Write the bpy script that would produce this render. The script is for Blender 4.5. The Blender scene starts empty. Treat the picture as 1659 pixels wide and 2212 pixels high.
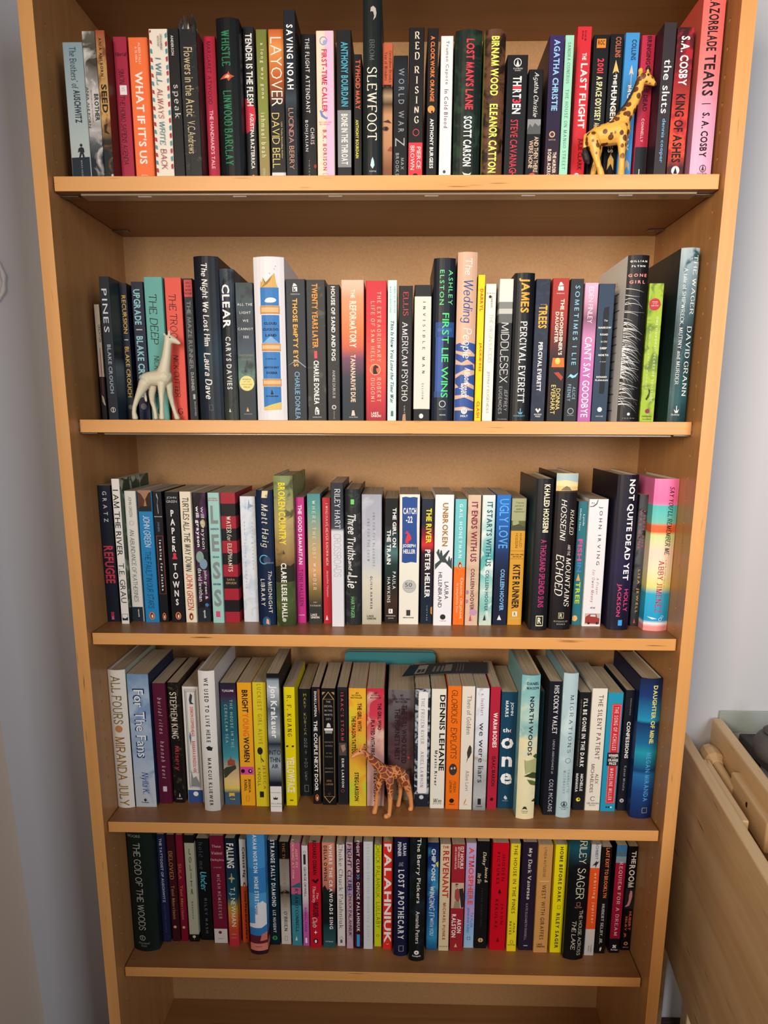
import bpy, bmesh, math, random
import numpy as np
from mathutils import Matrix, Vector

random.seed(7)
scene = bpy.context.scene
COL = scene.collection

# ------------------------------------------------------------------ camera
# Metres. x to the right, y into the bookcase (0 = front edges of its sides), z up, floor at 0.
FPX, CX, CY = 1577.506, 829.5, 1252.606          # focal length and principal point in 1659x2212 pixels
ZO = 1.29
CAM = np.array([0.027323, -1.032751, 0.018327 + ZO])
YAW, PITCH, ROLL = 0.02315, -0.215689, -0.003943


def rot(yaw, pitch, roll):
    cy, sy, cp, sp, cr, sr = math.cos(yaw), math.sin(yaw), math.cos(pitch), math.sin(pitch), math.cos(roll), math.sin(roll)
    return (np.array([[cy, -sy, 0], [sy, cy, 0], [0, 0, 1]]) @ np.array([[1, 0, 0], [0, cp, -sp], [0, sp, cp]])
            @ np.array([[cr, 0, sr], [0, 1, 0], [-sr, 0, cr]]))


RC = rot(YAW, PITCH, ROLL)
cam_data = bpy.data.cameras.new('camera')
cam_data.sensor_width = 36
cam_data.lens = FPX / 2212 * 36
cam_data.shift_y = (CY - 1106) / 2212
cam_data.clip_start = 0.02
cam = bpy.data.objects.new('camera', cam_data)
COL.objects.link(cam)
M = Matrix.Identity(4)
for i in range(3):
    M[i][0], M[i][1], M[i][2], M[i][3] = RC[i, 0], RC[i, 2], -RC[i, 1], CAM[i]
cam.matrix_world = M
scene.camera = cam


def on(ax, val, px, py):
    """the point where the line of sight through a pixel meets a plane (ax = const)"""
    d = RC @ np.array([(px - CX) / FPX, 1, (CY - py) / FPX])
    return CAM + d * ((val - CAM[ax]) / d[ax])


def on_plane(P, n, px, py):
    d = RC @ np.array([(px - CX) / FPX, 1, (CY - py) / FPX])
    return CAM + d * (((P - CAM) @ n) / (d @ n))


# ------------------------------------------------------------------ light
world = bpy.data.worlds.new('room_light')
scene.world = world
world.use_nodes = True
wb = world.node_tree.nodes['Background']
wb.inputs[0].default_value = (0.82, 0.88, 1.0, 1)
wb.inputs[1].default_value = 0.06


def area(name, loc, target, size, size_y, power, color, spread=180):
    l = bpy.data.lights.new(name, 'AREA')
    l.shape = 'RECTANGLE'
    l.size, l.size_y, l.energy, l.color = size, size_y, power, color
    l.spread = math.radians(spread)
    o = bpy.data.objects.new(name, l)
    COL.objects.link(o)
    o.location = loc
    o.rotation_euler = (Vector(target) - Vector(loc)).to_track_quat('-Z', 'Y').to_euler()
    return o


area('warm_key_light', (-0.48, -1.75, 1.66), (0.42, 0.1, 1.46), 0.5, 0.9, 5.6, (1.0, 0.86, 0.70), 66)  # unseen added key lamp; narrow spread lights the right, keeps the left dim
area('cool_fill_light', (0.86, -1.85, 1.62), (-0.05, 0.1, 1.42), 0.45, 1.1, 18.0, (0.93, 0.95, 1.0))  # added cool fill, no real opening; makes the shadow left of the case
scene.view_settings.view_transform = 'Standard'
scene.view_settings.look = 'None'
scene.view_settings.gamma = 1
scene.view_settings.use_curve_mapping = False
scene.view_settings.exposure = 0.22


# ------------------------------------------------------------------ helpers
def lin(h):
    """sRGB hex -> linear RGBA"""
    c = [int(h[i:i + 2], 16) / 255 for i in (0, 2, 4)]
    return tuple(x / 12.92 if x <= 0.04045 else ((x + 0.055) / 1.055) ** 2.4 for x in c) + (1,)


def ink(h):
    """printed colours, a touch deeper than their hex value"""
    c = lin(h)
    return tuple(x ** 1.12 for x in c[:3]) + (1,)


def new_mat(name, rough=0.5, spec=0.5):
    m = bpy.data.materials.new(name)
    m.use_nodes = True
    b = m.node_tree.nodes['Principled BSDF']
    b.inputs['Roughness'].default_value = rough
    b.inputs['Specular IOR Level'].default_value = spec
    return m, m.node_tree, b


_flat = {}


def flat(h, rough=0.45, metal=0.0, spec=0.4):
    k = (h, rough, metal, spec)
    if k not in _flat:
        m, nt, b = new_mat('plain_' + h, rough, spec)
        b.inputs['Base Color'].default_value = lin(h)
        b.inputs['Metallic'].default_value = metal
        _flat[k] = m
    return _flat[k]


def node(nt, t, **kw):
    n = nt.nodes.new(t)
    for k, v in kw.items():
        setattr(n, k, v)
    return n


def mesh_obj(name, verts, faces, mats, parent=None, fm=None, smooth=False):
    me = bpy.data.meshes.new(name)
    me.from_pydata([tuple(v) for v in verts], [], faces)
    for m in (mats if isinstance(mats, (list, tuple)) else [mats]):
        me.materials.append(m)
    if fm is not None:
        me.polygons.foreach_set('material_index', fm)
    if smooth:
        me.polygons.foreach_set('use_smooth', [True] * len(me.polygons))
    me.update()
    o = bpy.data.objects.new(name, me)
    COL.objects.link(o)
    if parent:
        o.parent = parent
    return o


def bm_obj(name, bm, mat, parent=None, smooth=False):
    me = bpy.data.meshes.new(name)
    bmesh.ops.recalc_face_normals(bm, faces=bm.faces)
    bm.to_mesh(me)
    bm.free()
    for m in (mat if isinstance(mat, (list, tuple)) else [mat]):
        me.materials.append(m)
    if smooth:
        me.polygons.foreach_set('use_smooth', [True] * len(me.polygons))
    o = bpy.data.objects.new(name, me)
    COL.objects.link(o)
    if parent:
        o.parent = parent
    return o


def bm_box(x0, x1, y0, y1, z0, z1, bevel=0.0, seg=2, bm=None):
    b = bm or bmesh.new()
    v = [b.verts.new((x, y, z)) for x in (x0, x1) for y in (y0, y1) for z in (z0, z1)]
    fs = [b.faces.new([v[i] for i in f]) for f in ((0, 1, 3, 2), (4, 6, 7, 5), (0, 4, 5, 1), (2, 3, 7, 6), (0, 2, 6, 4), (1, 5, 7, 3))]
    if bevel:
        es = list({e for f in fs for e in f.edges})
        bmesh.ops.bevel(b, geom=es, offset=bevel, segments=seg, profile=0.5, affect='EDGES')
    return b


def empty(name, loc, label=None, cat=None, group=None):
    o = bpy.data.objects.new(name, None)
    o.empty_display_size = 0.02
    COL.objects.link(o)
    o.location = loc
    return tag(o, label, cat, group)


def tag(o, label=None, cat=None, group=None, kind=None):
    for k, v in (('label', label), ('category', cat), ('group', group), ('kind', kind)):
        if v:
            o[k] = v
    return o


# ------------------------------------------------------------------ room materials
def wood(name, c0, c1, axis, rough=0.38, scale=1.0, flecks=True):
    """planed wood with grain running along an axis of the object"""
    m, nt, b = new_mat(name, rough, 0.45)
    L = nt.links.new
    tc = node(nt, 'ShaderNodeTexCoord')
    mp = node(nt, 'ShaderNodeMapping')
    s = [38.0 * scale] * 3
    s[axis] = 1.6 * scale
    mp.inputs['Scale'].default_value = s
    L(tc.outputs['Object'], mp.inputs[0])
    n1 = node(nt, 'ShaderNodeTexNoise')
    n1.inputs['Scale'].default_value = 1.3
    n1.inputs['Detail'].default_value = 5
    n1.inputs['Distortion'].default_value = 0.6
    L(mp.outputs[0], n1.inputs['Vector'])
    r1 = node(nt, 'ShaderNodeValToRGB')
    r1.color_ramp.elements[0].position, r1.color_ramp.elements[0].color = 0.30, lin(c1)
    r1.color_ramp.elements[1].position, r1.color_ramp.elements[1].color = 0.68, lin(c0)
    L(n1.outputs['Fac'], r1.inputs[0])
    last = r1.outputs[0]
    if flecks:
        mp2 = node(nt, 'ShaderNodeMapping')
        s2 = [260.0 * scale] * 3
        s2[axis] = 16.0 * scale
        mp2.inputs['Scale'].default_value = s2
        L(tc.outputs['Object'], mp2.inputs[0])
        n2 = node(nt, 'ShaderNodeTexNoise')
        n2.inputs['Scale'].default_value = 1.0
        n2.inputs['Detail'].default_value = 1
        L(mp2.outputs[0], n2.inputs['Vector'])
        r2 = node(nt, 'ShaderNodeValToRGB')
        r2.color_ramp.elements[0].position, r2.color_ramp.elements[0].color = 0.70, (0, 0, 0, 1)
        r2.color_ramp.elements[1].position, r2.color_ramp.elements[1].color = 0.80, (1, 1, 1, 1)
        L(n2.outputs['Fac'], r2.inputs[0])
        mx = node(nt, 'ShaderNodeMix', data_type='RGBA')
        L(r2.outputs[0], mx.inputs[0])
        L(last, mx.inputs[6])
        mx.inputs[7].default_value = lin('7a4a22')
        last = mx.outputs[2]
    L(last, b.inputs['Base Color'])
    bp = node(nt, 'ShaderNodeBump')
    bp.inputs['Strength'].default_value = 0.06
    bp.inputs['Distance'].default_value = 0.001
    L(n1.outputs['Fac'], bp.inputs['Height'])
    L(bp.outputs[0], b.inputs['Normal'])
    return m


def painted(name, c, rough=0.75, bump=0.05):
    m, nt, b = new_mat(name, rough, 0.3)
    n = node(nt, 'ShaderNodeTexNoise')
    n.inputs['Scale'].default_value = 260
    tc = node(nt, 'ShaderNodeTexCoord')
    nt.links.new(tc.outputs['Object'], n.inputs['Vector'])
    bp = node(nt, 'ShaderNodeBump')
    bp.inputs['Strength'].default_value = bump
    bp.inputs['Distance'].default_value = 0.001
    nt.links.new(n.outputs['Fac'], bp.inputs['Height'])
    nt.links.new(bp.outputs[0], b.inputs['Normal'])
    b.inputs['Base Color'].default_value = lin(c)
    return m


def hardboard(name):
    m, nt, b = new_mat(name, 0.5, 0.35)
    L = nt.links.new
    tc = node(nt, 'ShaderNodeTexCoord')
    n1 = node(nt, 'ShaderNodeTexNoise')
    n1.inputs['Scale'].default_value = 260
    n1.inputs['Detail'].default_value = 6
    L(tc.outputs['Object'], n1.inputs['Vector'])
    r1 = node(nt, 'ShaderNodeValToRGB')
    r1.color_ramp.elements[0].position, r1.color_ramp.elements[0].color = 0.3, lin('ae8254')
    r1.color_ramp.elements[1].position, r1.color_ramp.elements[1].color = 0.7, lin('ba8e5e')
    L(n1.outputs['Fac'], r1.inputs[0])
    v = node(nt, 'ShaderNodeTexNoise')
    v.inputs['Scale'].default_value = 330
    v.inputs['Detail'].default_value = 2
    L(tc.outputs['Object'], v.inputs['Vector'])
    r2 = node(nt, 'ShaderNodeValToRGB')
    r2.color_ramp.elements[0].position, r2.color_ramp.elements[0].color = 0.72, (0, 0, 0, 1)
    r2.color_ramp.elements[1].position, r2.color_ramp.elements[1].color = 0.78, (1, 1, 1, 1)
    L(v.outputs['Fac'], r2.inputs[0])
    mx = node(nt, 'ShaderNodeMix', data_type='RGBA')
    L(r2.outputs[0], mx.inputs[0])
    L(r1.outputs[0], mx.inputs[6])
    mx.inputs[7].default_value = lin('6a4628')
    L(mx.outputs[2], b.inputs['Base Color'])
    return m


L_X = wood('maple_edge_across', 'e3a562', 'd69752', 0)
L_Z = wood('maple_edge_upright', 'e1a462', 'd29552', 2)
W_X = wood('maple_veneer_across', '9a6a3e', '8a5c35', 0)
W_Z = wood('maple_veneer_upright', 'b4824f', 'a47344', 2)
W_T = wood('beech_table', 'e6c798', 'd0aa7a', 1, 0.5, 0.55)
STEEL = flat('8d8a86', 0.35, 1.0)

# ------------------------------------------------------------------ room shell
W, TS = 0.438, 0.019
YB = 0.2607                                    # front of the back panel
WALL = 0.285
wall = painted('wall_paint', 'd0d1d6')
cA, cB = on(1, WALL, 0, 1548), on(1, WALL, 98, 2212)
sl = (cB[0] - cA[0]) / (cB[2] - cA[2])          # the corner is not quite plumb
xl = lambda z: cA[0] + sl * (z - cA[2])
tag(mesh_obj('wall_back', [(xl(0), WALL, 0), (3, WALL, 0), (3, WALL, 2.9), (xl(2.9), WALL, 2.9)], [(0, 3, 2, 1)][::1], wall), kind='structure')
tag(mesh_obj('wall_left', [(xl(0), WALL, 0), (xl(2.9), WALL, 2.9), (xl(2.9) - 0.3, -3, 2.9), (xl(0) - 0.3, -3, 0)], [(0, 3, 2, 1)], painted('wall_paint_beige', 'e2d2c0')), kind='structure')
tag(mesh_obj('floor', [(-1.3, -3, 0), (3, -3, 0), (3, WALL, 0), (-1.3, WALL, 0)], [(0, 1, 2, 3)], wood('floor_oak', '8a6544', '6f4e33', 1, 0.45, 0.5)), kind='structure')
tag(bm_obj('baseboard_back', bm_box(W + TS + 0.001, 3, WALL - 0.014, WALL - 0.0005, 0.0, 0.085, 0.003), painted('baseboard_paint', '3b2a22', 0.45)), kind='structure')

# ------------------------------------------------------------------ bookcase
SZ = [z + ZO for z in (0.33108, 0.01723, -0.29631, -0.60937, -0.89301)]   # shelf tops
SR = [0.01315, 0.03036, 0.01268, 0.01151, 0.02964]                         # setback of each shelf edge
T = 0.0183
ZTOP, ZBOT = 0.5945 + ZO, -1.1642 + ZO
case = empty('bookcase', (0, 0.14, 0), 'tall maple bookcase with adjustable shelves full of books', 'bookcase')
OFF = Vector((0, -0.14, 0))


def lip_front(o, mat):
    """the front edge of a board is faced with paler solid wood"""
    o.data.materials.append(mat)
    for p in o.data.polygons:
        if p.normal.y < -0.5:
            p.material_index = 1
    return o


def side_panel(s):
    """a side of the case; its inner face is drilled with two columns of peg holes 32 mm apart"""
    xi, xo = s * W, s * (W + TS)
    y0, y1, z0, z1 = 0.0, 0.276, 0.0, ZTOP + 0.019
    bm = bmesh.new()
    V = lambda x, y, z: bm.verts.new((x, y, z))
    def quad(a, b, c, d):
        bm.faces.new([V(*a), V(*b), V(*c), V(*d)])
    quad((xo, y0, z0), (xo, y1, z0), (xo, y1, z1), (xo, y0, z1))
    quad((xi, y0, z0), (xo, y0, z0), (xo, y0, z1), (xi, y0, z1))
    quad((xi, y1, z0), (xo, y1, z0), (xo, y1, z1), (xi, y1, z1))
    quad((xi, y0, z1), (xo, y0, z1), (xo, y1, z1), (xi, y1, z1))
    quad((xi, y0, z0), (xo, y0, z0), (xo, y1, z0), (xi, y1, z0))
    h = 0.005
    cols = (0.032, 0.22)
    ys = [y0, cols[0] - h, cols[0] + h, cols[1] - h, cols[1] + h, y1]
    for k in range(5):
        a, b = ys[k], ys[k + 1]
        if k % 2 == 0:
            quad((xi, a, z0), (xi, b, z0), (xi, b, z1), (xi, a, z1))
            continue
        yc = (a + b) / 2
        hz = 0.2584 + ZO - 0.032 * 38
        prev = z0
        while hz < z1 - 0.02:
            quad((xi, a, prev), (xi, b, prev), (xi, b, hz - h), (xi, a, hz - h))
            oc = [(yc + 0.0026 * math.cos(t), hz + 0.0026 * math.sin(t)) for t in [i * math.pi / 4 + math.pi / 4 for i in range(8)]]
            rim = [V(xi, *q) for q in oc]
            deep = [V(xi + s * 0.009, *q) for q in oc]
            cn = [V(xi, b, hz + h), V(xi, a, hz + h), V(xi, a, hz - h), V(xi, b, hz - h)]
            for i in range(4):
                bm.faces.new([cn[i], rim[2 * i], rim[2 * i + 1], rim[(2 * i + 2) % 8], cn[(i + 1) % 4]])
            for i in range(8):
                bm.faces.new([rim[i], rim[(i + 1) % 8], deep[(i + 1) % 8], deep[i]])
            bm.faces.new(deep)
            prev = hz + h
            hz += 0.032
        quad((xi, a, prev), (xi, b, prev), (xi, b, z1), (xi, a, z1))
    bmesh.ops.remove_doubles(bm, verts=bm.verts, dist=1e-6)
    o = lip_front(bm_obj('side_panel', bm, W_Z, case), L_Z)
    o.location = OFF
    return o


side_panel(-1)
side_panel(1)
o = bm_obj('back_panel', bm_box(-W, W, YB, YB + 0.005, ZBOT - 0.02, ZTOP + 0.018), hardboard('hardboard'), case)
o.location = OFF
o = lip_front(bm_obj('top_board', bm_box(-W, W, 0.004, YB, ZTOP, ZTOP + T, 0.0008), W_X, case), L_X)
o.location = OFF
o = bm_obj('bottom_board', bm_box(-W, W, 0.006, YB, ZBOT - T, ZBOT, 0.0008), W_X, case)
o.location = OFF
o = bm_obj('kick_board', bm_box(-W, W, 0.03, 0.048, 0.0, ZBOT - T), W_X, case)
o.location = OFF
CLEAR = flat('9a8670', 0.15, 0.0, 0.9)
for k in range(5):
    z1, r = SZ[k], SR[k]
    sh = bm_obj('shelf', bm_box(-W + 0.002, W - 0.002, r, YB - 0.0005, z1 - T, z1, 0.0007), W_X, case)
    lip_front(sh, L_X)
    sh.location = OFF
    for s in (-1, 1):
        for yc in (0.037, 0.22):
            # a bent steel clip: tongue under the shelf, upright against the side
            bm = bm_box(min(s * (W - 0.0022), s * (W - 0.026)), max(s * (W - 0.0022), s * (W - 0.026)), yc - 0.0055, yc + 0.0055, z1 - T - 0.0018, z1 - T - 0.0002, 0.0005, 1)
            bm_box(min(s * (W - 0.0002), s * (W - 0.0018)), max(s * (W - 0.0002), s * (W - 0.0018)), yc - 0.0055, yc + 0.0055, z1 - T - 0.0018, z1 - 0.004, 0.0004, 1, bm)
            bmesh.ops.create_cone(bm, segments=10, radius1=0.0013, radius2=0.0009, depth=0.0012, cap_ends=True,
                                  matrix=Matrix.Translation((s * (W - 0.014), yc, z1 - T - 0.0023)))
            bm_obj('shelf_clip', bm, STEEL, sh)
    if k < 2:
        st = bm_obj('light_strip', bm_box(-0.405, 0.412, r + 0.008, r + 0.034, z1 - T - 0.0032, z1 - T - 0.0002, 0.0012), CLEAR, sh)
        if k == 0:
            for i in range(6):
                x = -0.32 + i * 0.128
                bm_obj('light_chip', bm_box(x - 0.009, x + 0.009, r + 0.012, r + 0.0165, z1 - T - 0.0038, z1 - T - 0.0031), flat('d8d0c4', 0.25), sh)

# ------------------------------------------------------------------ lettering
# Sans letters come from Blender's built-in font, serif and handwritten ones are drawn from pen strokes.
STROKES = {
 'A': '0,0 .36,1|.36,1 .72,0|.13,.35 .59,.35', 'B': '0,0 0,1|~0,1 .35,1 .52,.87 .52,.67 .35,.53 0,.53|~0,.53 .38,.53 .58,.38 .58,.15 .38,0 0,0',
 'C': '~.64,.8 .5,.96 .34,1 .12,.88 0,.5 .12,.12 .34,0 .5,.04 .64,.2', 'D': '0,0 0,1|~0,1 .3,1 .55,.88 .66,.5 .55,.12 .3,0 0,0',
 'E': '0,0 0,1|0,1 .5,1|0,.53 .42,.53|0,0 .54,0|.5,1 .5,.86|.54,0 .54,.16', 'F': '0,0 0,1|0,1 .52,1|0,.52 .42,.52|.52,1 .52,.84',
 'G': '~.64,.8 .5,.96 .34,1 .12,.88 0,.5 .12,.12 .34,0 .52,.04 .64,.16|.64,.14 .64,.45|.44,.45 .68,.45',
 'H': '0,0 0,1|.62,0 .62,1|0,.52 .62,.52', 'I': '0,0 0,1', 'J': '~.32,1 .32,.6 .32,.25 .26,.05 .12,0 0,.1', 'K': '0,0 0,1|.58,1 0,.42|.2,.58 .62,0',
 'L': '0,0 0,1|0,0 .52,0|.52,0 .52,.18', 'M': '0,0 .05,1|.05,1 .4,0|.4,0 .75,1|.75,1 .8,0', 'N': '0,0 0,1|0,1 .62,0|.62,0 .62,1', 'O': 'o.37,.5,.37,.5',
 'P': '0,0 0,1|~0,1 .35,1 .54,.88 .54,.6 .35,.47 0,.47', 'Q': 'o.37,.5,.37,.5|.42,.22 .72,-.14', 'R': '0,0 0,1|~0,1 .35,1 .54,.88 .54,.62 .35,.5 0,.5|.28,.5 .62,0',
 'S': '~.5,.82 .4,.96 .25,1 .08,.92 .04,.75 .14,.6 .4,.46 .52,.3 .48,.1 .28,0 .12,.03 0,.19', 'T': '.32,0 .32,1|0,1 .64,1|0,1 0,.86|.64,1 .64,.86',
 'U': '~0,1 0,.65 0,.35 .06,.1 .3,0 .54,.1 .6,.35 .6,.65 .6,1', 'V': '0,1 .34,0|.34,0 .68,1', 'W': '0,1 .24,0|.24,0 .46,1|.46,1 .68,0|.68,0 .92,1',
 'X': '0,1 .62,0|.62,1 0,0', 'Y': '0,1 .32,.48|.64,1 .32,.48|.32,.48 .32,0', 'Z': '0,1 .56,1|.56,1 0,0|0,0 .58,0|0,1 0,.86|.58,0 .58,.16',
 'a': '~.05,.55 .2,.66 .36,.6 .4,.42 .4,.2 .42,0|~.4,.4 .15,.36 .02,.2 .1,.02 .28,.03 .4,.17', 'b': '0,0 0,1|o.24,.33,.22,.33',
 'c': '~.42,.53 .25,.66 .05,.52 0,.33 .05,.12 .25,0 .42,.12', 'd': '.44,0 .44,1|o.22,.33,.22,.33', 'e': '.02,.36 .44,.36|~.44,.36 .4,.57 .23,.66 .05,.55 0,.33 .06,.1 .25,0 .42,.12',
 'f': '~.36,.93 .24,1 .12,.85 .12,.5 .12,0|0,.66 .3,.66', 'g': 'o.22,.36,.22,.3|~.44,.66 .44,.2 .44,-.05 .38,-.25 .2,-.3 .03,-.2', 'h': '0,0 0,1|~0,.46 .12,.62 .28,.66 .4,.52 .4,.25 .4,0',
 'i': '0,0 0,.66|d0,.9', 'j': '~.12,.66 .12,.2 .1,-.15 0,-.28|d.12,.9', 'k': '0,0 0,1|.4,.66 0,.26|.14,.38 .42,0', 'l': '0,0 0,1',
 'm': '0,0 0,.66|~0,.46 .14,.63 .28,.62 .33,.42 .33,.2 .33,0|~.33,.46 .47,.63 .6,.62 .66,.42 .66,.2 .66,0', 'n': '0,0 0,.66|~0,.46 .12,.62 .28,.66 .4,.52 .4,.25 .4,0',
 'o': 'o.24,.33,.24,.33', 'p': '0,-.3 0,.66|o.24,.33,.22,.33', 'q': '.44,-.3 .44,.66|o.22,.33,.22,.33', 'r': '0,0 0,.66|~0,.42 .1,.6 .3,.65',
 's': '~.34,.54 .2,.66 .06,.6 .04,.46 .2,.34 .36,.22 .32,.05 .16,0 0,.12', 't': '~.12,.9 .12,.5 .12,.15 .2,.01 .36,.06|0,.66 .32,.66', 'u': '~0,.66 0,.4 0,.2 .1,.02 .26,.02 .4,.2|.4,.66 .4,0',
 'v': '0,.66 .22,0|.22,0 .44,.66', 'w': '0,.66 .18,0|.18,0 .33,.6|.33,.6 .48,0|.48,0 .66,.66', 'x': '0,.66 .4,0|.4,.66 0,0', 'y': '0,.66 .22,0|~.44,.66 .22,0 .1,-.26 -.02,-.28', 'z': '0,.66 .36,.66|.36,.66 0,0|0,0 .38,0',
 '.': 'd.04,.05', ',': '.08,.08 .02,-.12', "'": '.05,1 .03,.78', '-': '0,.36 .26,.36', '&': '~.66,0 .2,.6 .14,.82 .28,1 .42,.84 .3,.62 .06,.36 .02,.12 .2,0 .44,.1 .62,.44',
 '#': '.1,0 .2,1|.4,0 .5,1|0,.33 .56,.33|.04,.67 .6,.67', ':': 'd.04,.08|d.04,.55',
}


def crom(pts, n=5):
    p = [pts[0]] + pts + [pts[-1]]
    out = []
    for i in range(1, len(p) - 2):
        a, b, c, d = (np.array(q) for q in p[i - 1:i + 3])
        for k in range(n):
            t = k / n
            out.append(0.5 * ((2 * b) + (c - a) * t + (2 * a - 5 * b + 4 * c - d) * t * t + (3 * b - a - 3 * c + d) * t ** 3))
    out.append(np.array(pts[-1]))
    return out


def pen_glyph(ch, thick, thin, serif, nib=0.35, round_ends=False):
    """outline of a letter stroked with a broad pen; serif > 0 adds feet of that half length"""
    V, F = [], []

    def ribbon(pts):
        pts = [np.array(q, float) for q in pts]
        b = len(V)
        for i, q in enumerate(pts):
            t = pts[min(i + 1, len(pts) - 1)] - pts[max(i - 1, 0)]
            t = t / (np.linalg.norm(t) + 1e-9)
            a = math.atan2(t[1], t[0])
            w = thin + (thick - thin) * abs(math.sin(a - nib))
            n = np.array([-t[1], t[0]]) * w / 2
            V.extend([q + n, q - n])
        for i in range(len(pts) - 1):
            F.append((b + 2 * i, b + 2 * i + 1, b + 2 * i + 3, b + 2 * i + 2))
        if round_ends:
            for q in (pts[0], pts[-1]):
                disc(q, (thick + thin) / 4)

    def disc(q, r):
        b = len(V)
        V.extend([np.array([q[0] + r * math.cos(k * math.pi / 4), q[1] + r * math.sin(k * math.pi / 4)]) for k in range(8)])
        F.append(tuple(range(b, b + 8)))

    for st in STROKES[ch].split('|'):
        k = st[0]
        if k == 'o':
            cx, cy, rx, ry = map(float, st[1:].split(','))
            ribbon([(cx + rx * math.cos(t), cy + ry * math.sin(t)) for t in [i * math.pi / 9 for i in range(19)]])
            continue
        if k == 'd':
            disc(tuple(map(float, st[1:].split(','))), thick * 0.62)
            continue
        pts = [tuple(map(float, q.split(','))) for q in st.lstrip('~').split()]
        ribbon(crom(pts) if k == '~' else pts)
        if serif:
            for q, r in ((pts[0], pts[1]), (pts[-1], pts[-2])):
                if abs(q[1] - r[1]) > 0.2 and min(abs(q[1] - a) for a in (0, 1, .66, -.3)) < 0.01 and not (ch in 'VWMvw' and q[1] == 0 and ch != 'M'):
                    s = -1 if q[1] > 0.5 else 1
                    b = len(V)
                    wd = serif + thick / 2
                    V.extend([np.array(c) for c in ((q[0] - wd, q[1]), (q[0] + wd, q[1]), (q[0] + wd, q[1] + s * thin), (q[0] - wd, q[1] + s * thin))])
                    F.append((b, b + 1, b + 2, b + 3))
    return np.array(V), F


SANS = {}


def make_sans():
    """letter outlines of the built-in font at three weights"""
    chars = [chr(c) for c in range(33, 127)] + ['\u2019', '\u00c9']
    objs = []
    for key, off in (('N', -0.012), ('S', 0.004), ('B', 0.028)):
        for ch in chars:
            cu = bpy.data.curves.new('g', 'FONT')
            cu.body = ch
            cu.size = 1.0
            cu.offset = off
            cu.resolution_u = 2
            cu.dimensions = '2D'
            o = bpy.data.objects.new('g', cu)
            COL.objects.link(o)
            objs.append((key, ch, o, cu))
    dg = bpy.context.evaluated_depsgraph_get()
    for key, ch, o, cu in objs:
        ev = o.evaluated_get(dg)
        me = ev.to_mesh()
        v = np.array([(p.co.x, p.co.y) for p in me.vertices]) if len(me.vertices) else np.zeros((0, 2))
        SANS[key, ch] = (v, [tuple(p.vertices) for p in me.polygons])
        ev.to_mesh_clear()
    for key, ch, o, cu in objs:
        bpy.data.objects.remove(o)
        bpy.data.curves.remove(cu)


make_sans()
for k_, t_ in (('S', 0.125), ('B', 0.19)):       # the built-in M does not take an outline offset
    v_, f_ = pen_glyph('M', t_, t_, 0)
    SANS[k_, 'M'] = (v_ * 0.73, f_)
_pen = {}
PEN = {'F': (.13, .05, .07), 'G': (.19, .06, .08), 'I': (.13, .05, .04), 'H': (.10, .075, 0), 'K': (.17, .09, 0), 'L': (.055, .055, 0), 'M': (.085, .085, 0), 'R': (.16, .15, 0), 'J': (.19, .06, .05)}


def glyph(font, ch):
    if font in 'NSB' or ch not in STROKES:
        return SANS.get((font if font in 'NSB' else 'S', ch), SANS['S', '-'])
    if (font, ch) not in _pen:
        th, tn, sf = PEN[font]
        v, f = pen_glyph(ch, th, tn, sf, round_ends=font in 'HKLMR')
        _pen[font, ch] = (v * 0.73, f)
    return _pen[font, ch]


def compose(text, font, space):
    """all letters of a line in one flat outline, baseline at 0"""
    V, F, x, nv = [], [], 0.0, 0
    rnd = random.Random(text)
    for ch in text:
        if ch == ' ':
            x += 0.26 + space * 0.8
            continue
        v, f = glyph(font, ch)
        if not len(v):
            continue
        v = v.copy()
        v[:, 0] -= v[:, 0].min()
        wd = v[:, 0].max()
        if font in 'IJ':
            v[:, 0] += v[:, 1] * 0.22
        if font in 'HK':
            a = rnd.uniform(-.05, .05)
            v[:, 0] += v[:, 1] * (0.10 + a)
            v[:, 1] += rnd.uniform(-.03, .03)
        v[:, 0] += x
        V.append(v)
        F += [tuple(i + nv for i in q) for q in f]
        nv += len(v)
        x += wd + 0.085 + space
    return np.vstack(V), F


# ------------------------------------------------------------------ books
_mats = {}


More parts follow.
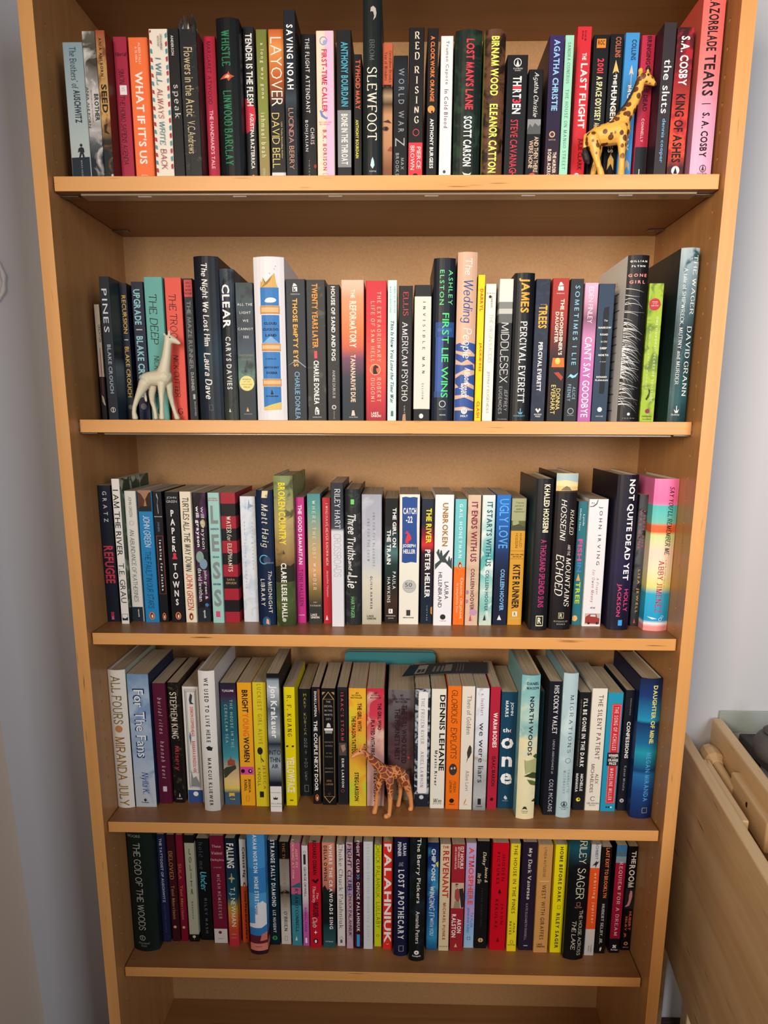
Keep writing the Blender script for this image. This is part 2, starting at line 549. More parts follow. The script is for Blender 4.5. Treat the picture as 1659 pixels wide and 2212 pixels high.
def art_mat(spec, H):
    """printed cover: bands or blends along the height, broken up by noise where asked
    spec: '[l|c] hex pos hex pos ... [~ hex scale amount]'"""
    m, nt, b = new_mat('printed_cover', 0.42, 0.22)
    L = nt.links.new
    toks = spec.split()
    noise = None
    if '~' in toks:
        i = toks.index('~')
        noise = toks[i + 1:i + 4]
        toks = toks[:i]
    tc = node(nt, 'ShaderNodeTexCoord')
    if len(toks) == 1:
        out = None
        col = ink(toks[0])
    else:
        sp = node(nt, 'ShaderNodeSeparateXYZ')
        L(tc.outputs['Object'], sp.inputs[0])
        mr = node(nt, 'ShaderNodeMapRange')
        mr.inputs[1].default_value, mr.inputs[2].default_value = H, 0
        L(sp.outputs[2], mr.inputs[0])
        fac = mr.outputs[0]
        if noise and toks[0] == 'l':
            nz = node(nt, 'ShaderNodeTexNoise')
            nz.inputs['Scale'].default_value = 55
            L(tc.outputs['Object'], nz.inputs['Vector'])
            ma = node(nt, 'ShaderNodeMath', operation='MULTIPLY_ADD')
            L(nz.outputs['Fac'], ma.inputs[0])
            ma.inputs[1].default_value = 0.14
            L(fac, ma.inputs[2])
            mb = node(nt, 'ShaderNodeMath', operation='SUBTRACT')
            L(ma.outputs[0], mb.inputs[0])
            mb.inputs[1].default_value = 0.07
            fac = mb.outputs[0]
        rp = node(nt, 'ShaderNodeValToRGB')
        rp.color_ramp.interpolation = 'CONSTANT' if toks[0] == 'c' else 'LINEAR'
        cols, pos = toks[1::2], [float(t) for t in toks[2::2]]
        els = rp.color_ramp.elements
        while len(els) < len(cols):
            els.new(0.5)
        for e, c, q in zip(els, cols, pos):
            e.position = q
        for e, c in zip(els, cols):
            e.color = ink(c)
        L(fac, rp.inputs[0])
        out = rp.outputs[0]
    if noise:
        nz = node(nt, 'ShaderNodeTexNoise')
        nz.inputs['Scale'].default_value = float(noise[1])
        nz.inputs['Detail'].default_value = 4
        nz.inputs['Distortion'].default_value = 0.8
        L(tc.outputs['Object'], nz.inputs['Vector'])
        rr = node(nt, 'ShaderNodeValToRGB')
        a = float(noise[2])
        rr.color_ramp.elements[0].position, rr.color_ramp.elements[0].color = 0.62 - 0.3 * a, (0, 0, 0, 1)
        rr.color_ramp.elements[1].position, rr.color_ramp.elements[1].color = 0.70 - 0.2 * a, (1, 1, 1, 1)
        L(nz.outputs['Fac'], rr.inputs[0])
        mx = node(nt, 'ShaderNodeMix', data_type='RGBA')
        L(rr.outputs[0], mx.inputs[0])
        if out:
            L(out, mx.inputs[6])
        else:
            mx.inputs[6].default_value = col
        mx.inputs[7].default_value = ink(noise[0])
        out = mx.outputs[2]
    if out:
        L(out, b.inputs['Base Color'])
    else:
        b.inputs['Base Color'].default_value = col
    return m


def page_mat():
    m, nt, b = new_mat('page_edges', 0.85, 0.1)
    tc = node(nt, 'ShaderNodeTexCoord')
    mp = node(nt, 'ShaderNodeMapping')
    mp.inputs['Scale'].default_value = (1800, 6, 6)
    nz = node(nt, 'ShaderNodeTexNoise')
    nz.inputs['Scale'].default_value = 1.0
    r = node(nt, 'ShaderNodeValToRGB')
    r.color_ramp.elements[0].position, r.color_ramp.elements[0].color = 0.35, lin('b39d80')
    r.color_ramp.elements[1].position, r.color_ramp.elements[1].color = 0.65, lin('d3c2a6')
    nt.links.new(tc.outputs['Object'], mp.inputs[0])
    nt.links.new(mp.outputs[0], nz.inputs['Vector'])
    nt.links.new(nz.outputs['Fac'], r.inputs[0])
    nt.links.new(r.outputs[0], b.inputs['Base Color'])
    return m


PAGES = page_mat()


NSEG = 8


def spine_bulge(hard, w):
    return min(0.0065, 0.16 * w) if hard else min(0.0012, 0.06 * w)


def spine_xs(w, hard):
    if hard:
        return [(-0.5 + i / NSEG) * w for i in range(NSEG + 1)]
    return [q * w for q in (-0.5, -0.493, -0.478, -0.455, 0.455, 0.478, 0.493, 0.5)]


def spine_profile(w, hard):
    """plan of the spine: hardcovers are rounded, paperbacks flat with softened edges"""
    bl = spine_bulge(hard, w)
    xs = spine_xs(w, hard)
    if hard:
        return xs, [bl * (2 * x / w) ** 2 for x in xs]
    return xs, [bl, 0.55 * bl, 0.18 * bl, 0, 0, 0.18 * bl, 0.55 * bl, bl]


def cover_mesh(w, d, h, hard):
    """U-shaped cover: back board, rounded spine, front board"""
    t = 0.0022 if hard else 0.0005
    bl = spine_bulge(hard, w)
    xs, ys = spine_profile(w, hard)
    outer = [(-w / 2, d), (-w / 2, d * 0.5)] + list(zip(xs, ys)) + [(w / 2, d * 0.5), (w / 2, d)]
    inner = [(-w / 2 + t, d), (-w / 2 + t, d * 0.5)] + [(x * (1 - 2 * t / w), y + t) for x, y in zip(xs, ys)] + [(w / 2 - t, d * 0.5), (w / 2 - t, d)]
    N = len(outer)
    V = [(x, y, z) for z in (0, h) for ring in (outer, inner) for x, y in ring]
    F, fm = [], []
    for i in range(N - 1):
        k = 1 if i < 2 else (2 if i >= N - 3 else 0)
        F.append((i, i + 1, 2 * N + i + 1, 2 * N + i)); fm.append(k)
        F.append((N + i + 1, N + i, 3 * N + i, 3 * N + i + 1)); fm.append(3)
        F.append((N + i, N + i + 1, i + 1, i)); fm.append(k)
        F.append((2 * N + i, 2 * N + i + 1, 3 * N + i + 1, 3 * N + i)); fm.append(k)
    F.append((0, 2 * N, 3 * N, N)); fm.append(1)
    F.append((N - 1, 2 * N - 1, 4 * N - 1, 3 * N - 1)); fm.append(2)
    return V, F, fm, t, bl


SHELF_OF = {'A': 0, 'B': 1, 'C': 2, 'D': 3, 'E': 4}
SHELF_WORDS = ['on the top shelf', 'on the second shelf', 'on the third shelf', 'on the fourth shelf', 'on the lowest shelf']
CROPS = {'A1': (100, 0, 4.3658), 'A2': (460, 0, 4.3658), 'A3': (820, 0, 4.3658), 'A4': (1170, 0, 3.3926),
         'B1': (160, 520, 4.1475), 'B2': (520, 520, 4.3658), 'B3': (840, 520, 4.6083), 'B4': (1100, 520, 3.7705),
         'C1': (180, 980, 4.3658), 'C2': (520, 980, 4.6083), 'C3': (820, 980, 4.6083), 'C4': (1060, 980, 3.7705),
         'D1': (210, 1380, 4.2538), 'D2': (560, 1380, 4.6083), 'D3': (820, 1380, 4.6083), 'D4': (1080, 1380, 4.2538),
         'E1': (250, 1780, 5.1194), 'E2': (530, 1780, 5.0273), 'E3': (830, 1780, 5.3516), 'E4': (1090, 1780, 4.8794)}


class Book:
    pass


def parse(data):
    books, crop = [], None
    for ln in data.strip('\n').split('\n'):
        if not ln.strip():
            continue
        if ln[0] == '@':
            crop = ln[1:].strip()
            ox, oy, sc = CROPS[crop]
            continue
        if ln[0] == ' ':
            books[-1].items.append(ln.strip().split('|'))
            continue
        a = ln.split('|')
        b = Book()
        b.items = []
        b.crop = crop
        b.shelf = SHELF_OF[crop[0]]
        num = a[0].split()
        kind = a[1].strip()
        b.hard = kind[0] == 'h'
        b.colors, b.side, b.label = a[2].strip(), a[3].strip(), a[4].strip()
        zs = SZ[b.shelf]
        X = lambda v, ox=ox, sc=sc: ox + float(v) / sc
        Y = lambda v, oy=oy, sc=sc: oy + float(v) / sc
        if len(num) == 4:
            b.rec = on(2, zs, (X(num[0]) + X(num[1])) / 2, Y(num[3]))[1]
            pyb = Y(num[3])
        else:
            b.rec = float(kind[1:]) if len(kind) > 1 else SR[b.shelf] + 0.008
            pyb = None
        if len(num) == 4 and len(kind) > 1:
            b.rec = float(kind[1:])
        if pyb is None:
            # where the base of the spine falls in the picture (hidden by the shelf edge)
            q = RC.T @ (np.array([0.0, b.rec, zs]) - CAM)
            pyb = CY - FPX * q[2] / q[1]
        b.x0 = on(1, b.rec, X(num[0]), pyb)[0]
        b.x1 = on(1, b.rec, X(num[1]), pyb)[0]
        xm = (X(num[0]) + X(num[1])) / 2
        if num[2][0] == 'h':
            b.h = float(num[2][1:])
        else:
            b.h = on(1, b.rec, xm, Y(num[2]))[2] - zs
        b.d = min(0.150 if b.hard else 0.130, YB - 0.004 - b.rec)
        b.Z = lambda y, b=b, xm=xm, Y=Y, zs=zs: on(1, b.rec, xm, Y(y))[2] - zs
        books.append(b)
    return books


def build_books(data):
    books = parse(data)
    for s in range(5):
        row = [b for b in books if b.shelf == s]
        for a, c in zip(row, row[1:]):
            if a.x1 > c.x0 - 0.0003:
                m = (a.x1 + c.x0) / 2
                # the book standing further back is the one partly hidden
                if a.rec > c.rec + 0.008:
                    m = c.x0
                elif c.rec > a.rec + 0.008:
                    m = a.x1
                a.x1, c.x0 = m - 0.00025, m + 0.00025
        row[0].x0 = max(row[0].x0, -W + 0.001)
        row[-1].x1 = min(row[-1].x1, W - 0.001)
    for b in books:
        make_book(b)
    return books


def print_on(name, P, F, c, root, hard, w, lift):
    """a flat print laid on the spine, following its curve"""
    if not hard:
        lim = 0.465 * w
        return mesh_obj(name, [(min(max(x, -lim), lim), -lift, z) for x, z in P], F, flat(c, 0.45, 0.0, 0.2), root)
    bm = bmesh.new()
    vs = [bm.verts.new((min(max(x, -0.499 * w), 0.499 * w), 0, z)) for x, z in P]
    for f in F:
        try:
            bm.faces.new([vs[i] for i in f])
        except ValueError:
            pass
    if any(len(f.verts) > 4 for f in bm.faces):
        bmesh.ops.triangulate(bm, faces=[f for f in bm.faces if len(f.verts) > 4])
    xs, ys = spine_profile(w, True)
    for x in xs[1:-1]:
        bmesh.ops.bisect_plane(bm, geom=bm.verts[:] + bm.edges[:] + bm.faces[:], plane_co=(x, 0, 0), plane_no=(1, 0, 0))
    for v in bm.verts:
        v.co.y = float(np.interp(v.co.x, xs, ys)) - lift
    me = bpy.data.meshes.new(name)
    bm.to_mesh(me)
    bm.free()
    me.materials.append(flat(c, 0.45, 0.0, 0.2))
    o = bpy.data.objects.new(name, me)
    COL.objects.link(o)
    o.parent = root
    return o


def make_book(b):
    w, h, d = b.x1 - b.x0, b.h, b.d
    xc = (b.x0 + b.x1) / 2
    root = empty('hardcover_book' if b.hard else 'paperback_book', (xc, b.rec, SZ[b.shelf]), b.label + ' ' + SHELF_WORDS[b.shelf], 'book',
                 'books ' + SHELF_WORDS[b.shelf])
    V, F, fm, t, bl = cover_mesh(w, d, h, b.hard)
    art = art_mat(b.colors, h)
    sd = [art_mat(q, h) if q != '-' else art for q in (b.side.split(',') if b.side else ['-'])]
    mats = [art, sd[0], sd[-1], PAGES if not b.hard else flat('cfc4b2', 0.8)]
    cv = mesh_obj('cover', V, F, mats, root, fm)
    i = 0.003 if b.hard else 0.0004
    fe = 0.004 if b.hard else 0.0008
    bm = bm_box(-w / 2 + t + 0.0001, w / 2 - t - 0.0001, bl + t + 0.0006, d - fe, i, h - i)
    bm_obj('page_block', bm, PAGES, root)
    n = 0
    first = True
    for it in b.items:
        n += 1
        lift = 0.00012 + 0.00005 * n
        c = it[-1]
        if it[0][0] == '*':
            kind, args = it[0][1], it[0][2:].split()
            shapes(b, root, kind, args, c, w, bl, lift)
            continue
        text, (y0, y1), (u0, u1), st = it[0], [b.Z(v) for v in it[1].split()], [float(v) for v in it[2].split()], it[3]
        mode = st[0] if st[0] in '^!<' else ''
        st = st[len(mode):]
        sp = 0.12 * int(st[1]) if len(st) > 1 else 0.0
        xa, xb = (u0 - 0.5) * w, (u1 - 0.5) * w
        if mode == '!':
            PV, PF = [], []
            cells = len(text)
            step = (y0 - y1) / cells
            base = SANS['S', 'O'][0][:, 0].ptp() if hasattr(np.ndarray, 'ptp') else float(np.ptp(SANS['S', 'O'][0][:, 0]))
            for k, ch in enumerate(text):
                if ch == ' ':
                    continue
                v, f = glyph(st[0], ch)
                v = v.copy()
                v[:, 0] -= (v[:, 0].min() + v[:, 0].max()) / 2
                hh = float(np.ptp(v[:, 1]))
                v[:, 1] -= v[:, 1].min()
                sy = step * 0.74 / max(hh, 0.45)
                q = len(PV)
                PV.extend([((xa + xb) / 2 + p[0] * (xb - xa) / base, y0 - step * (k + 0.87) + p[1] * sy) for p in v])
                PF += [tuple(j + q for j in g) for g in f]
            P = np.array(PV)
        else:
            v, PF = compose(text, st[0], sp)
            lo, hi = v.min(0), v.max(0)
            a = (v[:, 0] - lo[0]) / max(hi[0] - lo[0], 1e-6)
            e = (v[:, 1] - lo[1]) / max(hi[1] - lo[1], 1e-6)
            if mode == '^':
                P = np.stack([xa + a * (xb - xa), y1 + e * (y0 - y1)], 1)
            elif mode == '<':
                P = np.stack([xb - e * (xb - xa), y1 + a * (y0 - y1)], 1)
            else:
                P = np.stack([xa + e * (xb - xa), y0 - a * (y0 - y1)], 1)
        print_on('title_lettering' if first else 'lettering', P, PF, c, root, b.hard, w, lift)
        first = False


def shapes(b, root, kind, a, c, w, bl, lift):
    P, Fc = [], []
    if kind in ('d', 'o', 'g', 'P'):
        u, y = (float(a[0]) - 0.5) * w, b.Z(a[1])
        if kind == 'd':
            rx = rz = float(a[2]) * w
        elif kind == 'P':
            rx, rz = 0.21 * w, 0.0062
        else:
            rx = float(a[2]) * w
            rz = rx if kind == 'g' else abs(b.Z(float(a[1])) - b.Z(float(a[1]) + float(a[3])))
        n = 24
        ring = [(u + rx * math.cos(k * 2 * math.pi / n), y + rz * math.sin(k * 2 * math.pi / n)) for k in range(n)]
        if kind == 'g':
            inn = [(u + (p - u) * 0.8, y + (q - y) * 0.8) for p, q in ring]
            P = ring + inn
            Fc = [(k, (k + 1) % n, n + (k + 1) % n, n + k) for k in range(n)]
        else:
            P = ring
            Fc = [tuple(range(n))]
        if kind == 'P':
            # upright bird in an oval: dark back, pale breast
            for s, (fx, fz, ox, oz), hx in ((1, (.55, .72, 0, -.05), '1c1a1c'), (2, (.30, .48, .06, -.12), 'efe6d8'), (3, (.30, .22, -.05, .55), '1c1a1c')):
                Q = [(u + ox * rx + (p - u) * fx, y + oz * rz + (q - y) * fz) for p, q in ring]
                print_on('emblem_bird', Q, [tuple(range(n))], hx, root, b.hard, w, lift + s * 0.00003)
    elif kind in ('r', 'f'):
        x0, x1 = [(float(v) - 0.5) * w for v in a[:2]]
        z0, z1 = b.Z(a[2]), b.Z(a[3])
        nx = 6
        if kind == 'r':
            P = [(x0 + (x1 - x0) * i / nx, z) for i in range(nx + 1) for z in (z0, z1)]
            Fc = [(2 * i, 2 * i + 1, 2 * i + 3, 2 * i + 2) for i in range(nx)]
        else:
            t = 0.0005
            P = [(x0, z0), (x1, z0), (x1, z1), (x0, z1), (x0 + t, z0 - t), (x1 - t, z0 - t), (x1 - t, z1 + t), (x0 + t, z1 + t)]
            Fc = [(i, (i + 1) % 4, 4 + (i + 1) % 4, 4 + i) for i in range(4)]
    elif kind == 'h':
        # fine wind-blown strands sweeping in from the left edge
        rnd = random.Random(a[0])
        z0, z1 = b.Z(a[1]), b.Z(a[2])
        for k in range(int(a[0])):
            zs = z0 + (z1 - z0) * (k + rnd.random()) / int(a[0])
            x1 = (rnd.uniform(0.2, 0.98) - 0.5) * w
            dz = rnd.uniform(-0.016, -0.002)
            bow = rnd.uniform(-0.002, 0.003)
            hw = rnd.uniform(0.00018, 0.00042)
            i0 = len(P)
            for i in range(9):
                t = i / 8
                x = -0.49 * w + (x1 + 0.49 * w) * t
                z = zs + dz * t * t + bow * math.sin(t * math.pi)
                P += [(x, z + hw * (1.1 - t)), (x, z - hw * (1.1 - t))]
            Fc += [(i0 + 2 * i, i0 + 2 * i + 1, i0 + 2 * i + 3, i0 + 2 * i + 2) for i in range(8)]
    elif kind == 'p':
        P = []
        for q in a:
            u, y = q.split(',')
            P.append(((float(u) - 0.5) * w, b.Z(y)))
        Fc = [tuple(range(len(P)))]
    nm = {'d': 'emblem', 'o': 'emblem', 'g': 'emblem_ring', 'P': 'emblem'}.get(kind, 'cover_art')
    print_on(nm, P, Fc, c, root, b.hard, w, lift)

